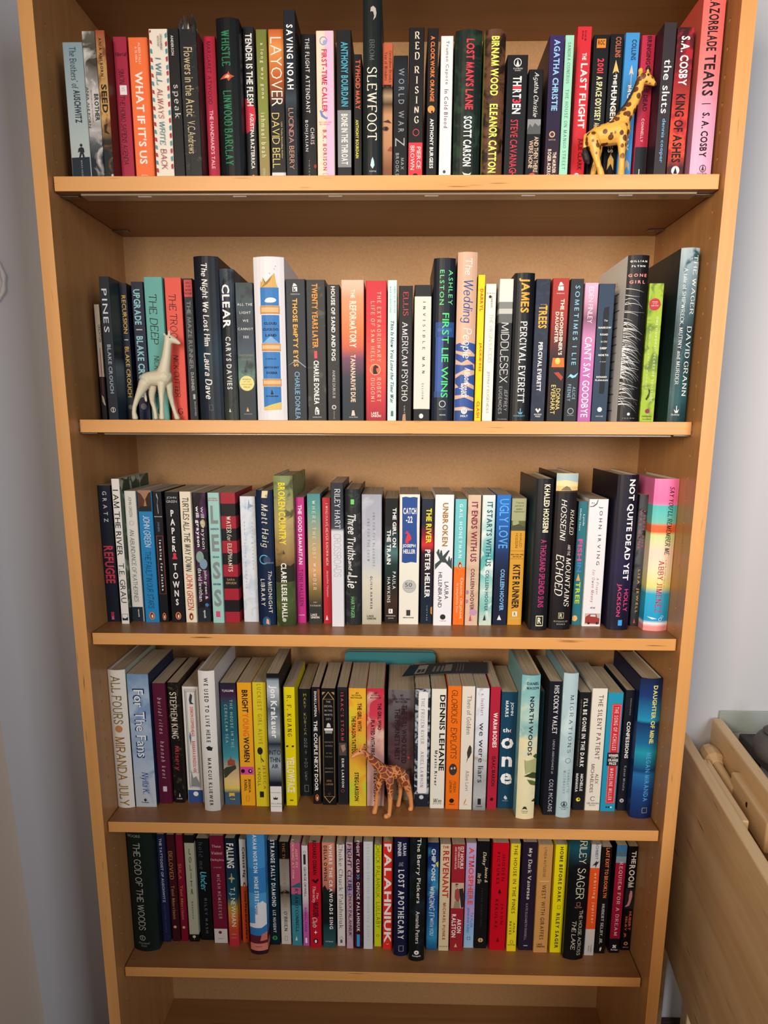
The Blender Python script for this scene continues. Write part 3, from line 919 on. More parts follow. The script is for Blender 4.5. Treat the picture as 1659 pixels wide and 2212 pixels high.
BOOKS = r'''
@A1
248 432 398|p.018|l 93a8b0 0 b4c0be .72 b9c0bb .85|-|grey-blue paperback with a running dark figure near its foot
 *p 0,1488 1,1480 1,1665 0,1665|1c2a36
 *p .42,1485 .5,1430 .38,1440 .42,1400 .58,1385 .7,1400 .72,1440 .66,1435 .72,1480 .62,1485 .58,1450 .5,1490|20262c
 *d .57 1370 .07|20262c
 The Brothers' of|442 835|.32 .66|F|333f4a
 AUSCHWITZ|850 1160|.38 .72|B|2b3540
 MALKA ADLER|1512 1668|.5 .58|F|b9bcbc
430 552 293|p.018|l 6d6c60 0 4a4238 .2 b9b5b0 .4 cfcac6 .55 5a5e62 .78 1d2833 .86 ~ d0ccc8 40 .5|1d2833|stormy grey paperback with white cloud art and dripping black foot
 BROTHER|885 1140|.6 .95|B|14161a
 ANIA AHLBORN|820 1205|.02 .22|S|1a1c20
 BESTSELLING AUTHOR|850 1160|.36 .46|S|8a6a70
554 640 285|p.018|l a8583a 0 c29a62 .2 caa468 .6 3a3420 .74 1f2a2c .78 ~ 8a5a38 60 .4|6a3224|tan bark-patterned paperback with bold black four-letter title
 ANIA AHLBORN|355 720|.3 .62|B1|3a1d14
 SEED|795 1065|.25 .85|B|191512
 *p .3,1180 .7,1165 .5,1230 .9,1270 .3,1250|2a2014
 *d .85 1655 .14|c9c2b0
716 838 346|p.045|b23350|-|crimson paperback with black hand-drawn title and white speech bubble
 SIMON|648 792|.25 .7|H|241018
 *r .3 .82 805 895|efe8e4
 VS.|825 865|.42 .68|H|5a88a0
 THE HOMO SAPIENS AGENDA|908 1552|.22 .62|H|241018
 Albertall|490 530|.1 .95|^H|241018
852 1030 352|p.04|f9804a|-|bright orange paperback with large white capital title
 WHAT IF IT'S US|675 1548|.24 .66|B|f7efe4
 ALBERTALLI|400 602|.5 .62|S|f5d9c4
 & SILVERA|440 592|.33 .44|S|f5d9c4
 *f .3 .6 1650 1690|f5d9c4
1042 1212 272|p.024|eee5d6|-|cream paperback edged with red and blue airmail stripes
 *p 0,290 .12,280 .14,300 0,312|b8334a
 *p 0,372 .14,385 .16,420 0,405|b8334a
 *p 0,455 .14,465 .16,510 0,500|4b93a8
 *p 0,540 .14,550 .16,590 0,580|b8334a
 *p 0,615 .14,622 .16,660 0,650|4b93a8
 *p 0,690 .14,700 .16,735 0,725|b8334a
 *p 0,765 .14,772 .16,815 0,800|4b93a8
 *p 0,845 .14,855 .16,890 0,880|b8334a
 *p 0,920 .14,928 .16,965 0,955|4b93a8
 *p 0,1000 .14,1008 .16,1045 0,1035|b8334a
 *p 0,1078 .14,1085 .16,1120 0,1110|4b93a8
 *p 0,1150 .14,1158 .16,1195 0,1185|b8334a
 *p 0,1222 .14,1230 .16,1268 0,1258|4b93a8
 *p 0,1295 .14,1302 .16,1340 0,1330|b8334a
 *p 0,1368 .14,1376 .16,1412 0,1402|4b93a8
 *p 0,1440 .14,1448 .16,1485 0,1475|b8334a
 *p 0,1512 .14,1520 .16,1556 0,1548|4b93a8
 *p 0,1585 .14,1592 .16,1630 0,1622|b8334a
 *p .86,325 1,310 1,350 .88,362|4b93a8
 *p .86,405 1,390 1,430 .88,442|b8334a
 *p .86,470 1,458 1,500 .88,512|4b93a8
 *p .86,545 1,532 1,575 .88,585|b8334a
 *p .86,625 1,612 1,650 .88,662|4b93a8
 *p .86,680 1,668 1,705 .88,717|b8334a
 *p .86,750 1,738 1,775 .88,787|4b93a8
 *p .86,820 1,808 1,850 .88,862|b8334a
 *p .86,895 1,885 1,925 .88,935|4b93a8
 *p .86,970 1,958 1,1000 .88,1012|b8334a
 *p .86,1050 1,1038 1,1080 .88,1092|4b93a8
 *p .86,1125 1,1112 1,1155 .88,1165|b8334a
 *p .86,1195 1,1182 1,1225 .88,1235|4b93a8
 *p .86,1268 1,1255 1,1298 .88,1308|b8334a
 *p .86,1340 1,1328 1,1370 .88,1380|4b93a8
 *p .86,1412 1,1400 1,1440 .88,1452|b8334a
 *p .86,1485 1,1472 1,1515 .88,1525|4b93a8
 *p .86,1558 1,1545 1,1588 .88,1598|b8334a
 I WILL|550 805|.3 .62|H|4589a5
 ALWAYS|840 1122|.3 .62|H|b04052
 WRITE|1152 1372|.32 .62|H|4589a5
 BACK|1410 1600|.32 .66|H|b04052
 CAITLIN ALIFIRENKA|325 475|.6 .72|S|5a5250
 MARTIN GANDA|345 445|.46 .56|S|5a5250
1216 1312 265|p.02|1d1c1f|-|narrow black paperback with small white lowercase title
 speak|798 1118|.15 .85|F1|d9d6d0
 ANDERSON|332 522|.25 .5|B|cfccc6
1316 1475 272|p.02|24262a ~ 4a4640 120 .15|5a3a38|worn black paperback with tan title and crumpled tape on top
 Flowers in the Attic|445 1098|.22 .72|S|c9b48e
 V.C.Andrews|1140 1448|.25 .7|S|c9b48e
 *r .3 .34 1490 1640|15161a
1536 1645 342|p.045|bd1f47|-|raspberry red paperback with dark and white capitals beside taped black book
 THE HANDMAID'S TALE|1040 1592|.3 .62|S|efc9cf
 MARGARET ATWOOD|390 985|.25 .6|S|431020
@A2
78 288 160|h.02|14181d|-|thick black hardcover with tall green title and small flame
 WHISTLE|280 620|.22 .6|G|2e8a5c
 LINWOOD BARCLAY|850 1558|.22 .6|G|2e8a5c
 *p .1,742 .3,705 .45,690 .5,670 .56,700 .75,715 .6,735 .5,765 .42,738|c8543a
 *p .3,730 .45,700 .56,715 .5,735|f2b8a0
325 425 250|p.045|1f2126|-|black paperback with bold white title and red tongue shape
 *p 0,925 .5,960 .9,1020 .98,1110 .8,1200 .1,1262 0,1240|d42f45
 TENDER IS THE FLESH|315 1000|.2 .82|B|f2efe9
 AGUSTINA BAZTERRICA|1070 1592|.42 .78|B|eeeae4
 *p .5,1650 .7,1650 .6,1670|e2b09a
445 543 277|p.04|l 7d8440 0 8f974a .5 a0905a .9|-|olive green paperback with spaced cream lowercase lettering
 a long way gone|405 930|.3 .7|S2|e8e2c6
 ishmael beah|1065 1482|.25 .68|S2|e8e2c6
 sarah crichton books|1588 1665|.3 .62|S|d9d2b0
556 695 275|p.03|l c9652e 0 e8a05a .12 c86a30 .3 5a3322 .46 1c1c20 .5|-|orange-to-black paperback with thin white title over sunset sky
 LAYOVER|350 1002|.12 .86|N|f7efe4
 DAVID BELL|1065 1585|.1 .6|N|e6cf7a
 USA Today Bestselling Author|1150 1495|.68 .8|S|d9c894
 *r 0 1 1628 1680|d9dadb
697 803 92|p.02|l 17202d 0 1d2836 .45 3a4a54 .52 182231 .6|10161f|tall dark blue paperback with white and coral capital lettering
 SAVING NOAH|230 842|.22 .78|B1|f2f0ec
 LUCINDA BERRY|1020 1597|.28 .7|N|dc9a82
850 985 322|p.05|1a1b20|-|black paperback with thin white capitals in two sizes
 THE FLIGHT ATTENDANT|360 1065|.3 .58|S1|e9e6e2
 CHRIS|1205 1362|.58 .84|S1|e9e6e2
 BOHJALIAN|1135 1428|.16 .42|S1|e9e6e2
 VINTAGE|1510 1680|.42 .5|S4|b9b6b2
 *d .9 1570 .12|b8382f
990 1150 290|p.03|f2dcc6|-|cream and pink paperback with hot pink title and blue telephone
 *r .5 1 290 1690|f0bcd8
 *g .42 385 .22|7f93c8
 *d .5 400 .12|9aabda
 FIRST-TIME CALLER|465 1062|.3 .62|B|d42a60
 B.K. BORISON|1225 1607|.32 .55|B1|c04a68
 NEW YORK TIMES|1147 1160|.1 .85|^S|d08a94
 BESTSELLING|1168 1180|.15 .75|^S|d08a94
 *p .15,1045 .25,1040 .35,1080 .55,1110 .6,1100 .62,1120 .5,1125 .25,1100|6f86c4
 *f .3 .62 1635 1680|c89aa8
1176 1310 282|p.03|202227|-|black paperback with teal author name above grey title block
 *r 0 1 1040 1578|85888c
 ANTHONY BOURDAIN|395 1005|.3 .78|B|4aa6c0
 BONE IN THE THROAT|1075 1552|.28 .74|B|e6e4de
1333 1405 512|p.035|1c1d22|-|short slim black paperback with orange title and yellow author name
 TYPHOID MARY|565 1032|.2 .85|B|d9603f
 ANTHONY BOURDAIN|1130 1492|.2 .6|B|d8cf4a
1416 1588 -45|h.018|1d2526|-|very tall dark green hardcover with cream serif title and pale skeleton
 SLEWFOOT|630 1322|.22 .75|F|eee6d4
 BROM|370 568|.35 .62|F|5f6a6c
 *p .4,110 .42,70 .55,55 .68,75 .72,120 .68,160 .55,190 .6,150 .55,110 .45,105|b5b2a4
 *p .4,1560 .45,1510 .52,1480 .6,1520 .62,1560 .52,1592|bcdfe8
 BLACKSTONE|1608 1622|.35 .72|^S|c9d4d6
@A3
22 118 407|p.03|l c46848 0 c46848 .3 2a1d18 .32 b59a78 .38 5a4030 .44 c99a70 .52 c0906a .74 8a5a40 .92|c46848|paperback with a painted woman's face under an orange label
 Geraldine Brooks|480 778|.65 .92|F|3a1d14
 Year of Wonders|490 760|.22 .5|F|3a1d14
 *p .1,800 .9,800 .8,830 .5,815 .2,830|1c1412
 *p 0,1150 .6,1130 .95,1165 .6,1160|4a2e22
 *o .35 1215 .3 22|5a3c2e
 *o .4 1215 .14 16|1c1412
 *p .5,1420 .85,1380 1,1390 1,1425 .7,1430|9a4a3c
126 258 525|p.03|l 141820 0 25303c .22 161a20 .4|-|dark navy paperback with widely spaced grey capitals and one large letter
 WORLD WAR|645 1248|.35 .75|S3|8f979c
 Z|1300 1380|.15 .8|N|aeb2b2
 MAX|1490 1600|.55 .78|S1|9fa6a8
 BROOKS|1445 1655|.18 .42|S1|9fa6a8
266 404 260|p.024|1e1c20|-|black paperback with cream letters stacked one above another, red foot
 *r 0 1 1345 1690|d43a46
 RED|285 575|.36 .72|!G|f0dfc6
 RISING|612 1175|.36 .72|!G|f0dfc6
 *g .52 1250 .22|c04a50
 PIERCE|1385 1592|.58 .86|S|f4d9d4
 BROWN|1375 1602|.16 .44|S|f4d9d4
 *d .5 1665 .2|1c1a1c
436 532 265|p.024|1b1c20|-|slim black paperback with orange title and an orange dot
 A CLOCKWORK ORANGE|340 958|.28 .68|B|ec7f3e
 *o .42 1032 .34 36|f2954c
 *o .5 1055 .1 12|1c1a1c
 ANTHONY BURGESS|1120 1588|.32 .68|B|efece6
556 670 340|p.035|e9e9ea|-|plain white paperback with thin dark title reading downward
 Truman Capote|385 797|.34 .66|S1|5a5a60
 In Cold Blood|845 1207|.34 .66|S1|5e2a3a
 *d .45 1620 .12|4a4a4e
692 935 275|h.022|1d2a25 ~ 2c4434 55 .45|-|thick dark green mottled hardcover with red title and white author
 LOST MAN'S LANE|365 1032|.4 .72|B|d83c4a
 SCOTT CARSON|1095 1568|.36 .68|B|f2f0ec
 *p .35,1620 .45,1635 .6,1640 .7,1625 .65,1660 .45,1665|c9d6d2
960 1150 270|h.022|6a4834 ~ 2e2018 70 .6|b9d25a,6a4834|brown foliage-patterned hardcover with yellow-green title and lime cover edge
 BIRNAM WOOD|340 902|.3 .7|B|eef06a
 ELEANOR CATTON|980 1628|.3 .7|B|eef06a
1167 1355 518|p.03|1d1e23|-|black paperback with a white ring emblem above white and red title
 *g .5 590 .19|dcdad6
 *p .42,620 .5,560 .58,620|dcdad6
 FLATIRON|640 655|.3 .75|^S|c9c6c2
 BOOKS|660 672|.38 .66|^S|c9c6c2
 TH|720 812|.3 .72|B|f0eeea
 1|815 838|.3 .72|B|d83c4a
 RT|842 930|.3 .72|B|f0eeea
 3|933 975|.3 .72|B|d83c4a
 EN|980 1075|.3 .72|B|f0eeea
 STEVE CAVANAGH|1130 1662|.26 .62|S|d83c4a
1368 1500 655|p.035|1b1b1f|-|short black paperback with white signature lettering and a grey photograph
 Agatha Christie|680 1105|.3 .72|I|f0eeea
 *r 0 1 1125 1265|8a8c8c
 *p 0,1225 .2,1170 .4,1200 .55,1160 .8,1190 1,1175 1,1265 0,1265|55585a
 AND THEN THERE|1290 1627|.56 .86|S|e9c9ac
 WERE NONE|1325 1587|.2 .5|S|e9c9ac
 *d .5 1672 .28|c8503f
@A4
14 118 258|p.03|l 40306a 0 352a54 .3 2c2238 .7 3a2230 .85|2c2430|purple paperback with pale blue author capitals and round gold badge
 AGATHA CHRISTIE|290 812|.3 .72|B|8fc0e6
 *d .45 985 .2|d9b08a
 *d .45 985 .13|4a3440
 VINTAGE|1020 1030|.2 .7|^S|d9b08a
 THE MURDER OF|1115 1310|.56 .82|B|ead0c0
 ROGER ACKROYD|1095 1330|.2 .46|B|ead0c0
124 185 258|p.035|a3d9c1|-|slim mint green paperback with tiny dark capitals
 THE HOUSE ON MANGO STREET|655 1242|.3 .68|F1|4a5a4c
 SANDRA CISNEROS|310 612|.3 .66|F1|5a4a44
205 305 195|p.062|d2343f|-|red paperback with slanted white title beside yellow giraffe figurine
 LAST FLIGHT|465 942|.34 .82|B|f7e4e0
 THE|390 442|.4 .7|B|f7e4e0
 JULIE CLARK|1015 1247|.38 .78|B|5a1018
 NEW YORK TIMES|222 300|.5 .62|S|6a1a20
 BESTSELLER|225 290|.3 .42|S|6a1a20
 *d .45 1290 .2|a8d4e6
322 432 255|p.062|191a1d|-|black paperback with an orange square badge and red numerals
 *r .2 .78 285 352|d9862e
 ROC|295 330|.28 .7|^B|3a1a10
 2001|430 537|.3 .72|B|d83c48
 A SPACE ODYSSEY|560 887|.3 .7|B|ebe0aa
 ARTHUR C. CLARKE|900 1130|.3 .66|S|ebe0aa
440 532 250|p.062|1a1a1e|-|black paperback with gold arrow running through white title
 COLLINS|270 422|.4 .82|B|b8654a
 *p .3,540 .5,440 .8,535 .55,520|d9b86a
 *r .53 .57 520 1180|b08a50
 THE|545 622|.38 .66|B|efece6
 HUNGER|630 897|.28 .72|B|efece6
 GAMES|925 1120|.28 .72|B|efece6
 *p .3,1250 .35,1170 .55,1130 .8,1170 .82,1250 .58,1200|c9a45c
546 645 240|p.062|4c9ad6|-|sky blue paperback with silver arrowhead above white title
 COLLINS|290 442|.45 .8|B|1f3a5a
 *p .38,550 .55,475 .72,550 .55,535|cfc4b4
 *r .54 .58 540 630|cfc4b4
 MOCKINGJAY|625 1105|.25 .72|B|f0eee8
 *p .5,1250 .5,1190 .65,1170 .85,1200 .85,1260 .68,1220|c9b49a
662 760 258|p.062|bc3350|-|raspberry paperback with black foot and dark title behind giraffe head
 *r 0 1 1078 1310|20262a
 BRINGING OUT THE DEAD|265 817|.38 .72|B|3a1420
 CONNELLY|870 1042|.38 .58|S1|f0e0e0
 *r .42 .48 1240 1310|e8e6e0
815 905 165|p.03|3e363a|2c2028|dark grey-brown paperback with white lowercase title and blue author name
 the sluts|435 832|.2 .8|S|e9e6e4
 dennis cooper|870 1192|.32 .68|S|7fb6e0
912 1035 200|p.03|l 3a1a20 0 5a1f28 .12 7a2630 .3 d84a34 .6 e8603a .8 4a2424 .93 ~ b02a34 60 .5|1c1416|fiery red and black paperback with white author name and black title
 S.A. COSBY|265 627|.25 .75|B|f7f0e6
 KING OF ASHES|690 1192|.2 .75|B|1c1012
 *d .5 1250 .24|f0eae4
 *p .38,1275 .5,1225 .62,1275|1c1a1c
1088 1245 -75|h.022|l f0746c 0 ee7a74 .25 e88a8e .45 e6a8c2 .65 e6b6d2 1|l d4604f 0 d06a62 .45 c88aa4 .75,ee8a8a|very tall pink hardcover with black condensed capitals against the side panel
 RAZORBLADE|-30 372|.24 .7|B|26181c
 TEARS|400 702|.22 .72|B|26181c
 *r .26 .66 757 763|26181c
 S. A. COSBY|825 1152|.32 .66|B|26181c
 *g .55 1235 .16|4a3a44
 *p .48,1250 .55,1210 .62,1250|4a3a44
 FLATIRON|1265 1277|.32 .76|^S|4a3a44
@B1
256 300 570|p.10|c d9d3c8 0 22262c .62|-|thin white book with red letters half hidden beside the panel
 CRICHTON|750 908|.5 1|B|55606a
 *r .5 .62 960 1380|a83350
 *p .2,1380 .6,1400 .9,1480 .6,1470 .3,1440|d9cfc0
316 403 320|p.04|l 141c28 0 1a2434 .4 182233 1|l 2a3a40 0 4a5a58 .3 1c2a3a .55 6f8288 .62 2a3a4a .9|dark navy paperback with wide pale capital title, glossy side showing
 PINES|430 822|.18 .7|S1|c9ccd0
 BLAKE CROUCH|930 1368|.34 .72|B|8f9aa6
 *g .5 1515 .26|c9c4bc
 *r .46 .54 1495 1540|c9c4bc
468 548 380|p.075|1a2338|-|navy paperback with yellow condensed capitals and a short white bar
 RECURSION|490 832|.25 .8|S|dcb24a
 *r .28 .8 885 892|d9d6d0
 BLAKE CROUCH|950 1402|.25 .8|S|dcb24a
 *d .5 1490 .3|6f6a68
588 690 367|p.078|1b2440|-|navy paperback with pale teal condensed capitals behind giraffe
 UPGRADE|435 752|.15 .72|B|8fc4c8
 *r .22 .74 792 802|b9b6b8
 BLAKE CROUCH|855 1402|.18 .76|B|8fc4c8
 *d .45 1485 .26|6f6c70
700 858 325|p.078|6cb0a8|-|teal paperback with black hand-drawn title behind the cream giraffe
 THE DEEP|480 930|.2 .66|H|1c2426
 NICK CUTTER|1030 1402|.3 .62|H|1c2426
 G|1500 1555|.35 .65|^F|1c2426
878 1022 330|p.078|e65f50|-|coral paperback with black hand-drawn title beside cream giraffe
 THE TROOP|480 927|.2 .66|H|2a1a1c
 NICK CUTTER|1025 1402|.28 .62|H|2a1a1c
 G|1500 1555|.4 .72|^F|2a1a1c
1042 1118 337|p.07|1c2130|-|dark paperback with a red film notice at its head
 *r .05 .98 350 503|d04a4c
 NOW A|368 388|.25 .8|^B|3a1a20
 MAJOR|400 420|.25 .8|^B|3a1a20
 MOTION|432 452|.2 .85|^B|3a1a20
 PICTURE|463 483|.15 .9|^B|3a1a20
 THE MAZE RUNNER|540 1152|.25 .75|S|8a9298
 DASHNER|1180 1347|.35 .7|B|a8acb0
 *r .5 .75 1375 1420|c0c6cc
 DELACORTE PRESS|1440 1570|.6 .78|S|c0c6cc
1130 1345 135|h.036|l 151c26 0 1a2430 .4 1d3a48 .6 202c38 .75|-|tall dark blue hardcover with white brush script title
 The Night We Lost Him|200 945|.25 .58|K|f2f0ec
 Laura Dave|1005 1420|.28 .58|K|f2f0ec
 *f .42 .58 1470 1520|5a6a74
1346 1475 250|h.04|l 4a525e 0 2e3846 .2 1c2028 .3 34383a .65 3e443e .95 ~ 20262a 45 .4|-|small dark rocky-seascape hardcover with bold white title
 CLEAR|390 782|.15 .7|B|eef0f0
 CARYS DAVIES|860 1332|.28 .66|B1|cfd4d2
 *p .35,1535 .42,1500 .5,1535|d9d6c4
1482 1638 375|p.046|l 2f4248 0 3c5258 .14 2e3a4a .3 3a4a5e .45 54706c .6 6a8a82 .68 26343c .78 2a3e48 1 ~ 22303c 50 .3|-|cloudy blue-grey paperback with small white words and round gold seal
 ALL THE|560 582|.1 .95|^S1|dfe6e6
 LIGHT|633 655|.22 .85|^S1|dfe6e6
 WE|706 728|.38 .7|^S1|dfe6e6
 CANNOT|780 802|.1 .95|^S1|dfe6e6
 SEE|852 874|.38 .7|^S1|dfe6e6
 ANTHONY|1018 1036|.08 .95|^F|a89a7c
 DOERR|1056 1074|.22 .8|^F|a89a7c
 *d .5 1278 .42|e9d98a
 WINNER|1236 1248|.25 .75|^F|4a4020
 OF THE|1258 1268|.3 .7|^F|4a4020
 PULITZER|1282 1294|.2 .8|^F|4a4020
 PRIZE|1306 1318|.32 .68|^F|4a4020
 *p .42,1530 .5,1490 .58,1530|e0b070
 SCRIBNER|1548 1558|.28 .75|^F|b9c0c0
@B2
158 436 148|h.036|e9e6ea|-|thick white hardcover with blue book-shaped panels in gold frames
 *p .22,450 .24,370 .28,400 .32,345 .36,400 .45,410 .55,380 .64,320 .7,300 .75,400 .8,440|d9b064
 *r .22 .82 440 610|3a7ec2
 *r .2 .84 612 690|c9925a
 *r .24 .8 628 672|e6bc88
 *r .24 .82 700 965|3a7ec2
 *r .22 .84 968 1042|c9925a
 *r .24 .82 985 1020|e6bc88
 *r .24 .82 1048 1300|3a7ec2
 *r .22 .84 1302 1372|c9925a
 *r .25 .82 1318 1352|e6bc88
 *r .24 .82 1376 1570|3a7ec2
 *p .24,1570 .5,1545 .82,1520 .82,1590 .24,1600|e0c46a
 *o .56 560 .18 24|eef0f4
 *o .48 570 .12 14|eef0f4
 *p .52,900 .54,900 .8,965 .26,965|7fb0de
 CLOUD|768 792|.32 .74|^B|14203a
 CUCKOO|825 849|.28 .78|^B|14203a
 LAND|880 904|.36 .72|^B|14203a
 A NOVEL BY|1108 1120|.34 .7|^S|14203a
 ANTHONY|1185 1205|.28 .78|^B|14203a
 DOERR|1235 1257|.36 .72|^B|14203a
 *p .48,1450 .52,1405 .58,1450|14203a
 SCRIBNER|1460 1472|.32 .74|^B|14203a
 *d .74 240 .01|2a2a2e
 *d .7 265 .01|2a2a2e
 *d .55 308 .01|2a2a2e
450 630 362|p.04|202b38|-|slate blue paperback with orange title, publisher's letter square at its head
 *r .36 .6 435 480|eceae6
 k|440 478|.4 .56|^B|202b38
 *p .36,430 .42,400 .5,405 .6,425|eceae6
 KENSINGTON|498 510|.26 .72|^S|c9ccd0
 THOSE EMPTY EYES|545 1187|.34 .6|B|efb04e
 CHARLIE DONLEA|1235 1682|.38 .64|S|7fb4d4
 *p 0,1180 .5,1120 1,1190 1,1198 .5,1130|9fb4b8
636 812 368|p.042|2f3132 ~ 55574e 60 .2|-|charcoal paperback with orange title and a thread-like red mark
 TWENTY YEARS LATER|405 1012|.3 .6|B|ee9a3c
 *r .38 .54 1040 1110|d84a5c
 CHARLIE DONLEA|1130 1542|.34 .62|B|f0eeea
 *r .38 .6 1595 1640|eceae6
 k|1600 1638|.42 .56|^B|202b38
 *p .38,1592 .44,1565 .5,1570 .6,1588|eceae6
 KENSINGTON|1658 1670|.26 .72|^S|c9ccd0
824 940 415|p.046|2b2c30|-|charcoal paperback with white capitals and small flower badge near its foot
 HOUSE OF SAND AND FOG|430 1132|.34 .66|B|eceae6
 ANDRE DUBUS III|1220 1482|.4 .62|S|b9b8b6
 *d .5 1570 .18|c9c6c2
 *d .5 1570 .1|2b2c30
 VINTAGE|1605 1680|.45 .55|S1|a9a8a6
957 1163 370|p.042|l f0c4b0 0 f0bca6 .06 f0a27a .12 ec8450 .35 cf6a52 .47 7a5068 .55 3a3c4c .68 26343e .8|-|sunset-coloured paperback fading from peach through purple to dark trees
 REFORMATORY|570 1007|.36 .68|B|f4e4d2
 THE|460 542|.42 .6|B|f4e4d2
 TANANARIVE DUE|1075 1522|.4 .62|B|f0cdb2
 *p .42,1650 .46,1600 .55,1600 .6,1650|d9cdb8
 SAGA PRESS|1658 1670|.32 .72|^S|c9c4b8
1182 1370 377|p.042|l d03444 0 d63a42 .3 e0604a .6 d04048 .8 a82a3a 1|-|red paperback with a boy's dark silhouette in an orange circle
 THE EXTRAORDINARY|480 1142|.54 .74|F2|f2dfc0
 LIFE OF SAM HELL|570 1142|.24 .44|F2|f2dfc0
 *d .46 1215 .26|f2d0a0
 *d .46 1215 .235|e8694a
 *p .34,1230 .36,1190 .46,1170 .58,1185 .62,1200 .5,1205 .52,1230 .6,1255 .36,1260|2a1a1e
 ROBERT|1290 1517|.54 .74|F2|f2dfc0
 DUGONI|1295 1517|.24 .44|F2|f2dfc0
 LAKE|1615 1638|.26 .62|^B|f2e8dc
 UNION|1642 1664|.26 .74|^B|f2e8dc
1382 1465 372|p.044|cfe4e6|-|thin pale aqua paperback with dark italic serif title
 This Is How You Lose the Time War|755 1532|.32 .7|J|22323c
 AMAL EL-MOHTAR|430 682|.68 .84|F1|7a9098
 MAX GLADSTONE|430 680|.22 .38|F1|7a9098
 *p .4,1655 .42,1605 .66,1605 .68,1655|5a7078
1484 1608 425|p.046|1d1d20|-|black paperback with red surname above large white serif title
 ELLIS|480 707|.3 .7|F|d4434c
 AMERICAN PSYCHO|765 1512|.24 .7|F|efedea
 VINTAGE|1555 1690|.42 .52|S2|c9c6c2
 *p .3,1720 .35,1640 .55,1630 .6,1720|b08a70
@B3
242 405 440|p.046|c 22252a 0 dedcd2 .08 22252a .908|-|off-white paperback with black head and foot and widely spaced title
 INVISIBLE MAN|605 1322|.5 .66|G6|26262a
 ELLISON|1420 1577|.5 .6|G3|26262a
 VINTAGE|1672 1682|.26 .74|^G|5a5a58
 *o .48 1745 .13 24|d9dcd8
424 632 170|h.038|l 161d2c 0 18202e .35 1c2438 1|-|navy hardcover with vivid green capitals and a blue column
 *r .12 .98 810 960|2c4a86
 *r .2 .88 870 905|3a5c9c
 *r .14 .5 960 1500|33549a
 *r .1 .6 1500 1560|2c4a86
 ASHLEY|290 637|.68 .88|S1|66e08c
 ELSTON|290 637|.28 .48|S1|66e08c
 FIRST LIE WINS|720 1562|.42 .74|S|4fe07c
 *g .5 1625 .16|c9d4d8
 PAMELA DORMAN|1670 1682|.34 .66|^S|9fa8b0
 VIKING|1728 1740|.36 .66|^B|c9d4d8
652 838 110|h.038|d6b39c|-|tall beige hardcover with brush lettering over dark blue wave strokes
 *p 0,1030 .2,1015 .35,1040 .6,1010 1,1025 1,1130 .7,1080 .4,1110 0,1090|31529a
 *p 0,1120 .4,1150 1,1150 1,1230 .6,1180 .3,1215 0,1180|31529a
 *p 0,1230 .4,1240 .9,1230 1,1290 .5,1280 0,1330|31529a
 *p 0,1370 .3,1330 .7,1350 1,1330 1,1440 .6,1400 .2,1460 0,1420|31529a
 *p 0,1470 .5,1440 1,1480 1,1560 .5,1530 0,1540|31529a
 *p 0,1580 .5,1560 1,1600 1,1680 .5,1650 0,1660|31529a
 *r 0 1 1690 1830|2c4a86
 The|175 342|.36 .74|H|f6f2ec
 Wedding|395 817|.18 .82|H|31529a
 People|870 1172|.22 .8|H|f6f2ec
 Alison|1265 1422|.45 .8|K|f6f2ec
 Espach|1420 1558|.2 .75|K|f6f2ec
 *d .5 1695 .16|f0ede6
 H|1675 1712|.42 .58|^F|31529a
 HOLT|1735 1755|.32 .7|^B|f0ede6
848 915 340|p.05|f2d512|-|thin yellow paperback with red capitals beside the beige hardcover
 DARRYL|480 702|.34 .8|B|c43a26
 JACKIE ESS|1015 1302|.38 .8|B|c43a26
 CLASH|1600 1762|.3 .75|B|c43a26
927 1025 430|p.05|eae8dc|-|cream paperback with thin grey outline title
 THE VIRGIN SUICIDES|730 1217|.4 .78|N|a3a29a
 JEFFREY EUGENIDES|1300 1717|.3 .62|N|6a6a66
 WARNER BOOKS|555 668|.5 .68|S|3a3a3a
 *d .42 558 .14|2a2a2c
 MOVIE TIE-IN|518 528|.08 .9|^S|6a6a66
1057 1192 380|p.046|c dcdcd6 0 8a8c8a .155 c4c5c0 .2 6e706e .235 1c1d20 .3|-|paperback with pale photograph above black and thin white outline title
 MIDDLESEX|815 1412|.2 .8|M|d9d9d6
 JEFFREY|1480 1692|.6 .84|M1|c9c9c6
 EUGENIDES|1450 1722|.2 .44|M1|c9c9c6
 PICADOR|1770 1782|.2 .85|^S2|a9a9a6
1202 1395 318|h.038|161920|-|black hardcover with tall orange title above white serif author name
 JAMES|370 717|.2 .76|B|f0a83a
 PERCIVAL EVERETT|800 1612|.34 .7|G|f0eeea
 *p .5,1670 .54,1670 .54,1715 .66,1700 .6,1725 .46,1725 .38,1700 .5,1715|6fb4d0
 DOUBLEDAY|1735 1750|.2 .78|^B|5f9ab8
1407 1545 380|p.044|2a3044 ~ 343c52 90 .4|-|slate navy paperback with orange five-letter title and white bold author
 THE|632 638|.35 .8|^B|d9a050
 TREES|645 872|.25 .85|B|f0ac34
 PERCIVAL EVERETT|1010 1497|.34 .64|B|efede9
 *p .32,1680 .42,1665 .52,1690 .62,1665 .72,1680 .52,1715|e0dcd8
 GRAYWOLF|1722 1736|.25 .8|^B|d9d6d2
 PRESS|1742 1756|.35 .7|^B|d9d6d2
@B4
302 430 305|p.044|l b03a2c 0 a8382a .25 5a2a24 .48 241e20 .56 2a1c1a .8 1c1a1c 1|-|rust red paperback fading to black around a small sunset
 *r .32 .44 372 405|f0ece6
 *r .46 .66 372 405|f0ece6
 *p .35,368 .42,340 .5,335 .66,362|f0ece6
 KENSINGTON|425 434|.25 .72|^S|e6d4cc
 *p .2,955 .9,955 .95,1030 .15,1030|e0702c
 *o .52 980 .16 26|f8c860
 *p .2,1030 .9,1030 .85,1050 .5,1040 .2,1055|3a2420
